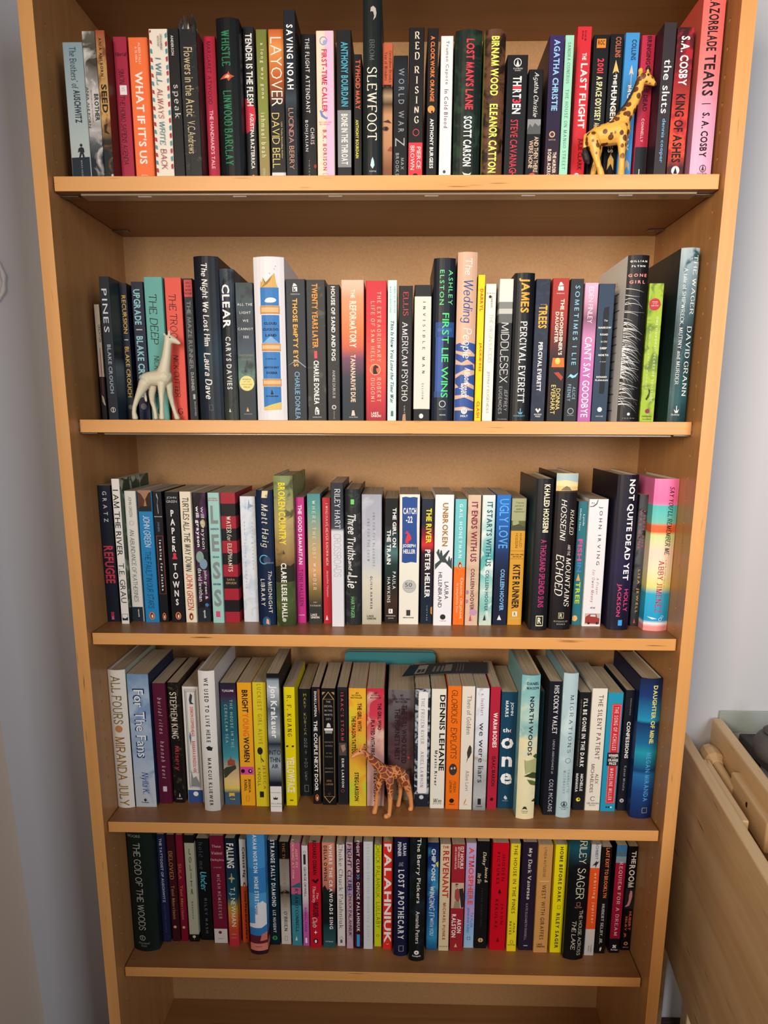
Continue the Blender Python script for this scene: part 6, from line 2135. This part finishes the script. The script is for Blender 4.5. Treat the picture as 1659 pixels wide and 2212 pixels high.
 KATE ELIZABETH RUSSELL|835 1222|.38 .54|F|b8aeb0
 *r .36 .66 1275 1285|a8a0a4
300 448 h.21 1353|p|d2a060|-|tan paperback with dark brown capitals and pale divider line
 LYNDA RUTLEDGE|245 557|.4 .58|S1|4a3018
 *r .2 .85 598 606|e6c08a
 WEST WITH GIRAFFES|640 1217|.38 .66|S1|3a2414
 LAKE|1258 1276|.22 .6|^B|3a2414
 UNION|1282 1300|.22 .78|^B|3a2414
474 603 h.21 1353|p|f2e316|-|vivid yellow paperback with heavy black condensed title
 HOME BEFORE DARK|240 822|.38 .7|B1|1c1c10
 *f .44 .7 858 895|3a3a18
 RILEY SAGER|940 1307|.38 .7|B1|1c1c10
618 828 h.243 1433|h|l 16202c 0 1c5a68 .12 1c2c34 .24 12161c .3 12161c 1|-|tall black hardcover with jagged cream lettering under a teal night sky
 *p .15,470 .22,430 .3,445 .4,420 .5,440 .6,425 .7,440 .8,415 .9,440 1,425 1,520 .15,520|0e1216
 RILEY|175 425|.44 .84|H|ece6c8
 SAGER|465 790|.4 .84|H|ece6c8
 *f .48 .66 825 865|e08a70
 DUTTON|875 885|.4 .74|^B|e08a70
 THE HOUSE ACROSS|915 1385|.64 .84|H|ece6c8
 THE LAKE|1025 1325|.32 .54|H|ece6c8
836 935 h.215 1383|p|c d2d2d4 0 f0642a .205 dcd9d6 .755|-|white paperback with a broad orange band and spaced white title
 SCHMIDT|205 372|.44 .74|S|3a3a3e
 *p .2,440 .45,410 .6,385 .66,400 .9,390 .66,430 .55,465 .5,430|2a2a2e
 orbiting jupiter|515 1047|.4 .76|S2|f8e0d0
 CLARION|1272 1352|.62 .76|S|5a5a5c
 BOOKS|1282 1345|.36 .5|S|5a5a5c
947 1052 h.207 1363|p|19181a|-|black paperback with orange bold title and white slab author name
 LAST EXIT TO BROOKLYN|250 777|.4 .76|B|ec7c44
 HUBERT SELBY, JR.|840 1262|.36 .66|G|efedea
 *p .46,1300 .52,1310 .6,1290 .66,1310 .56,1340 .48,1335|efedea
1097 1203 h.21 1358|p|c 4a7ca6 0 8aa0ac .1 aa1f42 .158 1a1a20 .86|20141a|crimson paperback with blue seascape head and black foot
 *r .1 .9 300 330|5a6a70
 REQUIEM FOR A DREAM|395 1177|.32 .7|F1|f2e6e4
 *p .3,1280 .42,1270 .7,1300 .6,1310|efedea
 *p .62,1270 .7,1280 .38,1310 .3,1300|efedea
 Da Capo|1315 1335|.18 .84|^B|efedea
1220 1334 235 1330|p|16151a|-|black paperback with bold white title above a picture of a leg
 THE|285 417|.36 .82|B|f2efec
 ROOM|430 667|.2 .84|B|f2efec
 *r 0 1 680 892|2a2430
 *p .52,700 .72,705 .76,760 .62,830 .5,860 .2,872 .08,868 .3,845 .42,800 .42,750|dc9a96
 HUBERT|920 1117|.58 .84|B|e2704f
 SELBY JR|970 1197|.18 .46|B|e2704f
 *d .5 1258 .22|d98a74
 *d .5 1258 .1|3a2024
 MARION BOYARS|1290 1302|.2 .8|^S|c9b8b0
'''
all_books = build_books(BOOKS)


# ------------------------------------------------------------------ giraffe figurines
def limb(bm, pts):
    """a chain of balls and cones: pts = [(Vector, radius), ...]"""
    for (a, ra), (b, rb) in zip(pts, pts[1:]):
        d = b - a
        L = d.length
        if L < 1e-6:
            continue
        q = d.to_track_quat('Z', 'Y').to_matrix().to_4x4()
        bmesh.ops.create_cone(bm, segments=14, radius1=ra, radius2=rb, depth=L, cap_ends=True, matrix=Matrix.Translation((a + b) / 2) @ q)
    for a, r in pts:
        bmesh.ops.create_icosphere(bm, subdivisions=2, radius=r, matrix=Matrix.Translation(a))


def fuse(name, bm, voxel, mat, parent, smooth=6):
    """one continuous skin over overlapping limbs"""
    me = bpy.data.meshes.new('tmp')
    bm.to_mesh(me)
    bm.free()
    o = bpy.data.objects.new('tmp', me)
    COL.objects.link(o)
    m = o.modifiers.new('r', 'REMESH')
    m.mode = 'VOXEL'
    m.voxel_size = voxel
    s = o.modifiers.new('s', 'SMOOTH')
    s.factor, s.iterations = 0.5, smooth
    dg = bpy.context.evaluated_depsgraph_get()
    nm = bpy.data.meshes.new_from_object(o.evaluated_get(dg))
    bpy.data.objects.remove(o)
    nm.name = name
    nm.materials.clear()
    nm.materials.append(mat)
    nm.polygons.foreach_set('use_smooth', [True] * len(nm.polygons))
    r = bpy.data.objects.new(name, nm)
    COL.objects.link(r)
    r.parent = parent
    return r


def giraffe_mat(name, base, spot, kind, zleg, xhead=None):
    m, nt, b = new_mat(name, 0.42, 0.45)
    L = nt.links.new
    tc = node(nt, 'ShaderNodeTexCoord')
    if kind == 'plain':
        b.inputs['Base Color'].default_value = lin(base)
        b.inputs['Subsurface Weight'].default_value = 0.25
        b.inputs['Subsurface Radius'].default_value = (0.004, 0.003, 0.002)
        return m
    vo = node(nt, 'ShaderNodeTexVoronoi')
    vo.feature = 'F1' if kind == 'spots' else 'DISTANCE_TO_EDGE'
    vo.inputs['Scale'].default_value = 120 if kind == 'spots' else 100
    vo.inputs['Randomness'].default_value = 0.75 if kind == 'spots' else 0.9
    L(tc.outputs['Object'], vo.inputs['Vector'])
    r = node(nt, 'ShaderNodeValToRGB')
    e = r.color_ramp.elements
    if kind == 'spots':
        e[0].position, e[0].color = 0.40, (1, 1, 1, 1)
        e[1].position, e[1].color = 0.46, (0, 0, 0, 1)
    else:
        e[0].position, e[0].color = 0.055, (0, 0, 0, 1)
        e[1].position, e[1].color = 0.085, (1, 1, 1, 1)
    L(vo.outputs['Distance'], r.inputs[0])
    sp = node(nt, 'ShaderNodeSeparateXYZ')
    L(tc.outputs['Object'], sp.inputs[0])
    mr = node(nt, 'ShaderNodeMapRange')
    mr.inputs[1].default_value, mr.inputs[2].default_value = zleg
    L(sp.outputs[2], mr.inputs[0])
    mu = node(nt, 'ShaderNodeMath', operation='MULTIPLY')
    L(r.outputs[0], mu.inputs[0])
    L(mr.outputs[0], mu.inputs[1])
    last = mu.outputs[0]
    if xhead:
        mh = node(nt, 'ShaderNodeMapRange')
        mh.inputs[1].default_value, mh.inputs[2].default_value = xhead
        L(sp.outputs[0], mh.inputs[0])
        mv = node(nt, 'ShaderNodeMath', operation='MULTIPLY')
        L(last, mv.inputs[0])
        L(mh.outputs[0], mv.inputs[1])
        last = mv.outputs[0]
    mx = node(nt, 'ShaderNodeMix', data_type='RGBA')
    L(last, mx.inputs[0])
    mx.inputs[6].default_value = lin(base)
    mx.inputs[7].default_value = lin(spot)
    L(mx.outputs[2], b.inputs['Base Color'])
    return m


def giraffe(label, crop, sc, A, B, zbase, mats, body, legs, head, extra, mane=None, tuft=None, eye=None):
    """chains are traced in picture pixels onto the upright plane through A and B (the giraffe's own centre plane)"""
    A, B = np.array(A, float), np.array(B, float)
    u = (B - A) / np.linalg.norm(B - A)
    n = np.array([u[1], -u[0], 0.0])
    if n[1] > 0:
        n = -n                                        # n points towards the front of the shelf
    base = (A + B) / 2
    k = 1 / (sc * FPX / float(np.linalg.norm(base - CAM)))
    root = empty('giraffe_figurine', tuple(base), label, 'figurine', 'toy giraffes standing in front of the books')

    def P(x, y, off=0.0, foot=False):
        px, py = crop[0] + x / sc, crop[1] + y / sc
        q = on_plane(base, n, px, py) + n * off
        if foot:
            q[2] = zbase + foot
        return Vector(q - base)

    bm = bmesh.new()
    for ch in [body] + head:
        limb(bm, [(P(c[0], c[1], (c[3] if len(c) > 3 else 0)), c[2] * k) for c in ch])
    for off, ch in legs:
        pts = []
        for i, c in enumerate(ch):
            t = i / (len(ch) - 1)
            o = off * (0.55 + 0.45 * min(1, 2 * t))
            last = i == len(ch) - 1
            pts.append((P(c[0], c[1], o, c[2] * k * 0.55 if last else False), c[2] * k))
        limb(bm, pts)
    lowest = zbase - base[2]
    for v in bm.verts:
        v.co.z = max(v.co.z, lowest + 0.0001)
    fuse('body', bm, 0.00085, mats[0], root)
    for nm, mat, ch in extra:
        bm = bmesh.new()
        limb(bm, [(P(c[0], c[1], c[3]), c[2] * k) for c in ch])
        fuse(nm, bm, 0.0006, mat, root, 2)
    if mane:
        bm = bmesh.new()
        limb(bm, [(P(c[0], c[1]), c[2] * k) for c in mane[1]])
        fuse('mane', bm, 0.0006, mane[0], root, 2)
    if eye:
        for s in (1, -1):
            bm = bmesh.new()
            bmesh.ops.create_icosphere(bm, subdivisions=2, radius=eye[2] * k, matrix=Matrix.Translation(P(eye[0], eye[1], s * eye[3])))
            bm_obj('eye', bm, flat('1c1612', 0.15), root, True)
    return root


BLACKISH = flat('241e1c', 0.6)
gx = 0.036
giraffe('yellow giraffe figurine with brown spots standing on the top book shelf', (1240, 120), 7.9,
        (0.25, gx, SZ[0]), (0.40, gx, SZ[0]), SZ[0], [giraffe_mat('giraffe_yellow', 'eab04e', '6a3f1e', 'spots', (0.004, 0.03), (0.046, 0.040))],
        [(290, 1410, 95), (400, 1370, 125), (560, 1350, 150), (740, 1310, 165), (830, 1270, 115)],
        [(0.0085, [(300, 1440, 100), (335, 1600, 82), (350, 1760, 50), (385, 1900, 40), (415, 1990, 44), (440, 2050, 48)]),
         (-0.0085, [(400, 1450, 90), (430, 1600, 60), (405, 1780, 42), (365, 1900, 38), (340, 2050, 42)]),
         (0.0085, [(780, 1350, 95), (790, 1560, 58), (785, 1780, 44), (775, 1960, 44), (770, 2050, 52)]),
         (-0.0085, [(840, 1350, 85), (860, 1560, 52), (850, 1780, 42), (835, 2050, 48)])],
        [[(760, 1200, 130), (880, 1030, 98), (1000, 830, 78), (1090, 640, 64), (1130, 470, 60), (1160, 400, 62)],
         [(1150, 400, 66), (1220, 390, 74), (1300, 430, 58), (1360, 480, 34), (1385, 490, 24)],
         [(1110, 330, 26, .004), (1110, 290, 34, .006), (1130, 350, 26, .003)],
         [(1240, 330, 22, .003), (1250, 250, 18, .003)], [(1280, 330, 22, -.003), (1295, 260, 18, -.003)],
         [(210, 1380, 42), (190, 1480, 30), (180, 1580, 24)]],
        [('tail_tuft', BLACKISH, [(180, 1590, 26, 0), (190, 1680, 48, 0), (215, 1770, 50, 0), (240, 1830, 26, 0)]),
         ('horn_tip', BLACKISH, [(1250, 240, 24, .003), (1252, 215, 24, .003)]),
         ('horn_tip', BLACKISH, [(1297, 250, 22, -.003), (1300, 225, 22, -.003)])],
        (BLACKISH, [(640, 1120, 10), (760, 985, 22), (880, 850, 26), (970, 700, 26), (1040, 560, 24), (1080, 430, 18)]),
        eye=(1240, 365, 17, 0.0058))
gx = 0.053
giraffe('plain cream giraffe figurine standing before teal and coral books', (270, 690), 9.617,
        (-0.36, gx, SZ[1]), (-0.26, gx, SZ[1]), SZ[1], [giraffe_mat('giraffe_cream', 'd6cdb2', '', 'plain', None)],
        [(450, 1240, 125), (560, 1230, 140), (700, 1220, 150), (810, 1200, 160), (870, 1180, 105)],
        [(0.0075, [(430, 1330, 115), (360, 1480, 82), (285, 1650, 52), (235, 1820, 42), (225, 1930, 42), (250, 2060, 58)]),
         (-0.0075, [(560, 1380, 85), (530, 1560, 62), (530, 1700, 46), (575, 1850, 40), (600, 1960, 42), (615, 2060, 54)]),
         (0.0075, [(780, 1340, 85), (785, 1560, 56), (800, 1780, 42), (800, 1950, 44), (805, 2060, 58)]),
         (-0.0075, [(890, 1330, 80), (915, 1560, 56), (960, 1780, 42), (1010, 1940, 40), (1055, 2060, 56)])],
        [[(800, 1120, 135), (830, 960, 108), (860, 780, 90), (880, 600, 78), (890, 480, 74), (900, 420, 72)],
         [(890, 400, 72), (960, 410, 76), (1050, 450, 56), (1110, 485, 38), (1135, 495, 26)],
         [(860, 350, 26, .004), (840, 310, 22, .006)], [(925, 330, 26, .002), (928, 245, 22, .002)],
         [(360, 1440, 30, -.003), (400, 1600, 32, -.004), (420, 1690, 24, -.004)]],
        [], eye=(955, 385, 12, 0.0056))
z4 = SZ[3]
fA = (on(2, z4, 740 + 850 / 9.759, 1580 + 1850 / 9.759) + on(2, z4, 740 + 740 / 9.759, 1580 + 1705 / 9.759)) / 2
hA = (on(2, z4, 740 + 1360 / 9.759, 1580 + 1705 / 9.759) + on(2, z4, 740 + 1245 / 9.759, 1580 + 1540 / 9.759)) / 2
giraffe('orange-legged giraffe figurine with brown netted coat in front of pink book', (740, 1580), 9.759, fA, hA, z4,
        [giraffe_mat('giraffe_brown', 'e2965a', '8a4630', 'net', (0.030, 0.042), (-0.048, -0.043))],
        [(860, 900, 125), (980, 870, 145), (1110, 850, 145), (1230, 880, 112)],
        [(0.0105, [(950, 1000, 90), (955, 1250, 58), (940, 1480, 44), (915, 1700, 40), (890, 1800, 44), (850, 1850, 56)]),
         (-0.0105, [(830, 980, 85), (800, 1250, 54), (790, 1480, 42), (775, 1620, 42), (740, 1700, 54)]),
         (0.0105, [(1240, 940, 115), (1320, 1150, 72), (1365, 1350, 46), (1380, 1550, 42), (1360, 1710, 56)]),
         (-0.0105, [(1230, 980, 90), (1280, 1180, 56), (1285, 1380, 42), (1270, 1470, 40), (1240, 1545, 52)])],
        [[(880, 830, 125), (760, 735, 95), (640, 620, 74), (540, 520, 60), (480, 450, 52)],
         [(450, 430, 62), (360, 440, 58), (270, 490, 44), (205, 535, 36)],
         [(430, 330, 24, .004), (425, 250, 26, .006)], [(480, 390, 24, -.004), (570, 370, 20, -.006)], [(375, 380, 24, .002), (370, 280, 18, .002)],
         [(1300, 880, 34), (1360, 1010, 28), (1410, 1130, 32), (1420, 1200, 28), (1400, 1235, 14)]],
        [], (flat('7a3a28', 0.5), [(520, 440, 12), (640, 530, 20), (760, 620, 22), (840, 680, 14)]), eye=(330, 400, 14, 0.0048))

# ------------------------------------------------------------------ things on the fourth shelf, behind and on top of the books
yn = 0.238
na, nb = on(1, yn, 745, 1412), on(1, yn, 941, 1406)
ztop = 0.5 * (na[2] + nb[2])
nbk = empty('notebook', ((na[0] + nb[0]) / 2, yn + 0.008, SZ[3]), 'teal notebook with rounded corners standing behind the fourth-shelf books', 'notebook')
wn, hn = nb[0] - na[0], ztop - SZ[3]


def rounded_slab(w, h, y0, y1, r, z0=0.0):
    pts = [(-w / 2, z0), (w / 2, z0)]
    for cx, a0 in ((w / 2 - r, 0), (-w / 2 + r, math.pi / 2)):
        pts += [(cx + r * math.cos(a0 + t * math.pi / 12), h - r + r * math.sin(a0 + t * math.pi / 12)) for t in range(7)]
    bm = bmesh.new()
    a = [bm.verts.new((x, y0, z)) for x, z in pts]
    b = [bm.verts.new((x, y1, z)) for x, z in pts]
    bm.faces.new(a)
    bm.faces.new(b[::-1])
    for i in range(len(pts)):
        j = (i + 1) % len(pts)
        bm.faces.new([a[i], b[i], b[j], a[j]])
    return bm


TEAL = flat('3f8e96', 0.5)
bm_obj('cover', rounded_slab(wn, hn, -0.008, -0.006, 0.008), TEAL, nbk)
bm_obj('cover', rounded_slab(wn, hn, 0.006, 0.008, 0.008), TEAL, nbk)
bm_obj('page_block', rounded_slab(wn - 0.003, hn - 0.002, -0.0058, 0.0058, 0.008), flat('c9b4a0', 0.8), nbk)

# a bookmark lying across the tops of several books
zt = SZ[3] + max(b.h for b in all_books if b.shelf == 3 and 0.05 < (b.x0 + b.x1) / 2 < 0.17 and not b.hard) + 0.0012
corners = [on(2, zt, *q) for q in ((868, 1462), (1054, 1455), (1052, 1431), (886, 1438))]
bmk = empty('bookmark', tuple(sum(corners) / 4), 'dark grey printed bookmark lying across the tops of paperbacks', 'bookmark')
cc = [Vector(q - sum(corners) / 4) for q in corners]
V, F = [], []
NB = 16
for i in range(NB + 1):
    t = i / NB
    sag = 0.004 * (1 - t) ** 2 * 0 + 0.0025 * math.sin(t * math.pi)
    for a, b in ((cc[0], cc[1]), (cc[3], cc[2])):
        p = a.lerp(b, t)
        for dz in (0.0, 0.0005):
            V.append((p.x, p.y, p.z + sag + dz))
for i in range(NB):
    k = 4 * i
    F += [(k, k + 4, k + 6, k + 2), (k + 1, k + 3, k + 7, k + 5), (k, k + 1, k + 5, k + 4), (k + 2, k + 6, k + 7, k + 3)]
F += [(0, 2, 3, 1), (4 * NB, 4 * NB + 1, 4 * NB + 3, 4 * NB + 2)]
mesh_obj('card', V, F, flat('3a4046', 0.45), bmk)


def on_card(t0, t1, s0, s1, name, c, lift=0.0007):
    n = 4
    vs, fs = [], []
    for i in range(n + 1):
        t = t0 + (t1 - t0) * i / n
        a, b = cc[0].lerp(cc[1], t), cc[3].lerp(cc[2], t)
        for s in (s0, s1):
            p = a.lerp(b, s)
            vs.append((p.x, p.y, p.z + 0.0025 * math.sin(t * math.pi) + lift))
    for i in range(n):
        fs.append((2 * i, 2 * i + 2, 2 * i + 3, 2 * i + 1))
    mesh_obj(name, vs, fs, flat(c, 0.5), bmk)


on_card(0.0, 0.12, 0, 1, 'printed_block', '1f3a4a')
on_card(0.13, 0.25, 0.12, 0.88, 'printed_panel', 'a9a49a', 0.0008)
on_card(0.15, 0.19, 0.2, 0.5, 'printed_block', '3a4046', 0.0009)
on_card(0.20, 0.235, 0.2, 0.5, 'printed_block', '3a4046', 0.0009)
for q in range(3):
    on_card(0.33 + 0.05 * q, 0.36 + 0.05 * q, 0.2, 0.7, 'printed_line', '7f7d78')
on_card(0.47, 0.56, 0.2, 0.8, 'printed_panel', '8a8680', 0.0008)
for q in range(3):
    on_card(0.62 + 0.035 * q, 0.635 + 0.035 * q, 0.15, 0.85, 'printed_line', '6a6864')

# crumpled clear tape on the head of the worn black paperback
for ob in list(COL.objects):
    if ob.get('label', '').startswith('worn black paperback with tan title'):
        b = [q for q in all_books if q.label.startswith('worn black paperback with tan')][0]
        w = b.x1 - b.x0
        rnd = random.Random(3)
        bm = bmesh.new()
        rows = []
        for i in range(13):
            x = (-0.56 + i / 12 * 1.1) * w
            hh = (0.012 + 0.009 * rnd.random()) * (0.4 if i in (0, 8, 12) else 1)
            rows.append([bm.verts.new((x + rnd.uniform(-.001, .001), 0.002 + rnd.uniform(-.004, .006), b.h - 0.006 + k * (hh + 0.004) / 3)) for k in range(4)])
        for r0, r1 in zip(rows, rows[1:]):
            for k in range(3):
                bm.faces.new([r0[k], r1[k], r1[k + 1], r0[k + 1]])
        mt, nt, bs = new_mat('worn_tape', 0.2, 0.6)
        bs.inputs['Base Color'].default_value = lin('4a443c')
        tp = bm_obj('tape', bm, mt, ob)
        so = tp.modifiers.new('thickness', 'SOLIDIFY')
        so.thickness = 0.0004

# blurb lines printed on the pale cover that shows beside the spine
for ob in list(COL.objects):
    if ob.get('label', '').startswith('black hardcover with white hair'):
        b = [q for q in all_books if q.label.startswith('black hardcover with white hair')][0]
        w = b.x1 - b.x0
        rnd = random.Random(5)
        for i in range(15):
            z = b.h - 0.045 - i * 0.0115
            y0 = 0.028 + rnd.uniform(0, .012)
            h = 0.0016
            mesh_obj('printed_line', [(-w / 2 - 0.0002, y0, z), (-w / 2 - 0.0002, 0.115 - rnd.uniform(0, .03), z), (-w / 2 - 0.0002, 0.115 - rnd.uniform(0, .02), z + h), (-w / 2 - 0.0002, y0, z + h)],
                     [(0, 1, 2, 3)], flat('c98a86' if i % 4 == 3 else '6f6c6c', 0.6), ob)
        v, f = compose('GONE GIRL', 'S', 0.05)
        lo, hi = v.min(0), v.max(0)
        vv = [(-w / 2 - 0.0002, 0.118 - (p[0] - lo[0]) / (hi[0] - lo[0]) * 0.075, b.h - 0.034 + (p[1] - lo[1]) / (hi[1] - lo[1]) * 0.007) for p in v]
        mesh_obj('lettering', vv, f, flat('c98a86', 0.6), ob)

# ------------------------------------------------------------------ wooden table beside the bookcase
S8 = lambda x, y: (1480 + x / 6.318, 1500 + y / 6.318)
Z1, Z2 = -0.56 + ZO, -0.53 + ZO


def board(parent, name, a, b, t, z0, z1, mat, bevel=0.002):
    """an upright board: a, b = ends of its left top edge in plan, t = thickness to the right"""
    a, b = Vector((a[0], a[1], 0)), Vector((b[0], b[1], 0))
    d = (b - a).normalized()
    n = Vector((-d.y, d.x, 0))
    if n.x < 0:
        n = -n
    L = (b - a).length
    bm = bm_box(0, t, 0, L, z0, z1, bevel)
    o = bm_obj(name, bm, mat, parent)
    Mx = Matrix.Identity(4)
    for i in range(3):
        Mx[i][0], Mx[i][1], Mx[i][2] = n[i], d[i], (0, 0, 1)[i]
    o.matrix_parent_inverse = Matrix.Identity(4)
    o.matrix_local = Matrix.Translation(a - Vector(parent.location)) @ Mx
    return o


table = empty('folding_table', (0.56, 0.0, 0.0), 'pale wooden folding table with a hanging side board beside the bookcase', 'table')
d1 = np.array([0.1169, 0.9931])
p0 = np.array([0.5420, 0.1600])                  # on the left top edge of the hanging board
far, near = p0 + d1 * 0.118, p0 - d1 * 0.56
board(table, 'hanging_leaf', near, far, 0.019, -0.985 + ZO, Z1, W_T, 0.0025)
q0 = np.array([0.6020, 0.1290])
far2, near2 = q0 + d1 * 0.15, q0 - d1 * 0.50
board(table, 'rear_leaf', near2, far2, 0.019, -1.0 + ZO, Z2, W_T, 0.004)
# batten screwed to the inside of the hanging board
m0 = p0 + np.array([0.0205, 0.0])
board(table, 'batten', m0 - d1 * 0.19, m0 + d1 * 0.015, 0.012, Z1 - 0.05, Z1 - 0.006, W_T, 0.002)
# support block with a bolt hole
b0 = on(2, Z1 - 0.004, *S8(690, 1090))
bd = np.array([b0[0] - 0.010, b0[1]])
blk = board(table, 'support_block', bd - d1 * 0.17, bd - d1 * 0.005, 0.031, Z1 - 0.045, Z1 + 0.004, W_T, 0.003)
h0 = on(2, Z1 - 0.022, *S8(865, 1500))
bm = bmesh.new()
bmesh.ops.create_cone(bm, segments=16, radius1=0.0045, radius2=0.0045, depth=0.002, cap_ends=True, matrix=Matrix.Rotation(math.pi / 2, 4, 'Y'))
bo = bm_obj('bolt', bm, flat('2a211c', 0.3, 0.6), table)
bo.location = Vector((bd[0] - 0.0095, h0[1] - 0.02, Z1 - 0.012)) - table.location
# turned rod with a faceted head lying between the boards
r0 = Vector(on(2, Z1 - 0.004, *S8(300, 690)))
r1 = Vector(on(2, Z1 - 0.014, *S8(640, 1230)))
ax = (r1 - r0).normalized()
bm = bmesh.new()
for t0, t1, ra, rb in ((0.0, 0.018, 0.0135, 0.0165), (0.0185, 0.038, 0.0165, 0.0170), (0.0385, 0.054, 0.0165, 0.0105), (0.052, 0.135, 0.0085, 0.0080)):
    q = ax.to_track_quat('Z', 'Y').to_matrix().to_4x4()
    bmesh.ops.create_cone(bm, segments=8 if ra > 0.01 else 16, radius1=ra, radius2=rb, depth=t1 - t0, cap_ends=True, matrix=Matrix.Translation(ax * (t0 + t1) / 2) @ q)
ro = bm_obj('turned_rod', bm, W_T, table)
ro.location = r0 + Vector((0.002, 0, -0.010)) - table.location
# legs: one near the camera at the right, a dark one by the wall
lg = on(2, -0.86 + ZO, 1652, 2110)
bm_obj('leg', bm_box(0.50, 0.54, -0.30, -0.26, 0, 0.30, 0.003), W_T, table).location = Vector((0, 0, 0)) - table.location
bm_obj('leg', bm_box(0.525, 0.556, 0.215, 0.246, 0, -0.985 + ZO - 0.0005, 0.003), W_T, table).location = Vector((0, 0, 0)) - table.location
bm_obj('leg', bm_box(0.605, 0.632, 0.215, 0.246, 0, -1.0 + ZO - 0.0005, 0.003), W_T, table).location = Vector((0, 0, 0)) - table.location

# stool with a dark stone slab carrying a grey pot, and a frosted sheet against the wall
zs = -0.56 + ZO
slab = empty('side_stand', (0.76, 0.17, 0), 'low dark stand with a slate top behind the wooden table', 'stand')
bm_obj('slate_top', bm_box(-0.088, 0.26, -0.17, 0.105, zs - 0.022, zs, 0.003), painted('slate', '4e4f52', 0.6, 0.3), slab)
for sx in (-0.07, 0.24):
    for sy in (-0.15, 0.08):
        bm_obj('leg', bm_box(sx - 0.012, sx + 0.012, sy - 0.012, sy + 0.012, 0, zs - 0.022, 0.002), flat('2e221c', 0.5), slab)
pc = on(2, zs + 0.03, 1672, 1612)
pot = empty('pot', (pc[0] + 0.012, pc[1], zs), 'round dark grey pot with a lid standing on the slate top', 'pot')


def lathe(name, prof, mat, parent, n=32):
    V, F = [], []
    for r, z in prof:
        V += [(r * math.cos(k * 2 * math.pi / n), r * math.sin(k * 2 * math.pi / n), z) for k in range(n)]
    for i in range(len(prof) - 1):
        for k in range(n):
            F.append((i * n + k, i * n + (k + 1) % n, (i + 1) * n + (k + 1) % n, (i + 1) * n + k))
    return mesh_obj(name, V, F, mat, parent, smooth=True)


STONE = painted('grey_stoneware', '5c5a58', 0.55, 0.4)
lathe('body', [(0.0, 0.0), (0.028, 0.0), (0.038, 0.01), (0.044, 0.024), (0.044, 0.036), (0.037, 0.048), (0.028, 0.054), (0.026, 0.052), (0.0, 0.05)], STONE, pot)
lathe('lid', [(0.030, 0.0545), (0.031, 0.057), (0.022, 0.064), (0.008, 0.068), (0.007, 0.074), (0.010, 0.078), (0.006, 0.082), (0.0, 0.083)], STONE, pot)
fa = on(1, 0.276, 1543, 1537)
fr = new_mat('frosted_plastic', 0.45, 0.4)
fr[2].inputs['Base Color'].default_value = lin('c4cdc6')
fr[2].inputs['Transmission Weight'].default_value = 0.35
sheet = bm_obj('plastic_sheet', bm_box(fa[0] + 0.012, fa[0] + 0.40, 0.278, 0.282, zs, fa[2], 0.0012), fr[0])
tag(sheet, 'frosted pale green sheet propped against the wall behind the pot', 'sheet')

# ------------------------------------------------------------------ white ornament hanging on the wall left of the bookcase
oc = on(1, WALL - 0.012, 2, 602)
orn = empty('wall_ornament', (oc[0] - 0.026, WALL - 0.001, oc[2] - 0.04), 'white braided ornament hanging on the wall left of the bookcase', 'ornament')
bm = bmesh.new()
n, m_ = 48, 8
R0, r0 = 0.028, 0.0035
vs = [[bm.verts.new(((R0 + (r0 + 0.0012 * math.sin(10 * a * 2 * math.pi / n)) * math.cos(b * 2 * math.pi / m_)) * math.cos(a * 2 * math.pi / n), -0.005 + r0 * math.sin(b * 2 * math.pi / m_),
                     (R0 * 1.35 + r0 * math.cos(b * 2 * math.pi / m_)) * math.sin(a * 2 * math.pi / n) + 0.04)) for b in range(m_)] for a in range(n)]
for a in range(n):
    for b in range(m_):
        bm.faces.new([vs[a][b], vs[(a + 1) % n][b], vs[(a + 1) % n][(b + 1) % m_], vs[a][(b + 1) % m_]])
bm_obj('braided_ring', bm, flat('e6e2de', 0.7), orn, True)
bm = bmesh.new()
bmesh.ops.create_cone(bm, segments=8, radius1=0.0012, radius2=0.0012, depth=0.12, cap_ends=True, matrix=Matrix.Translation((0, -0.003, 0.141)))
bm_obj('cord', bm, flat('b9aeb4', 0.8), orn)
bm = bmesh.new()
bmesh.ops.create_cone(bm, segments=10, radius1=0.003, radius2=0.0022, depth=0.008, cap_ends=True, matrix=Matrix.Translation((0, -0.004, 0.203)) @ Matrix.Rotation(math.pi / 2, 4, 'X'))
bm_obj('nail', bm, STEEL, orn)
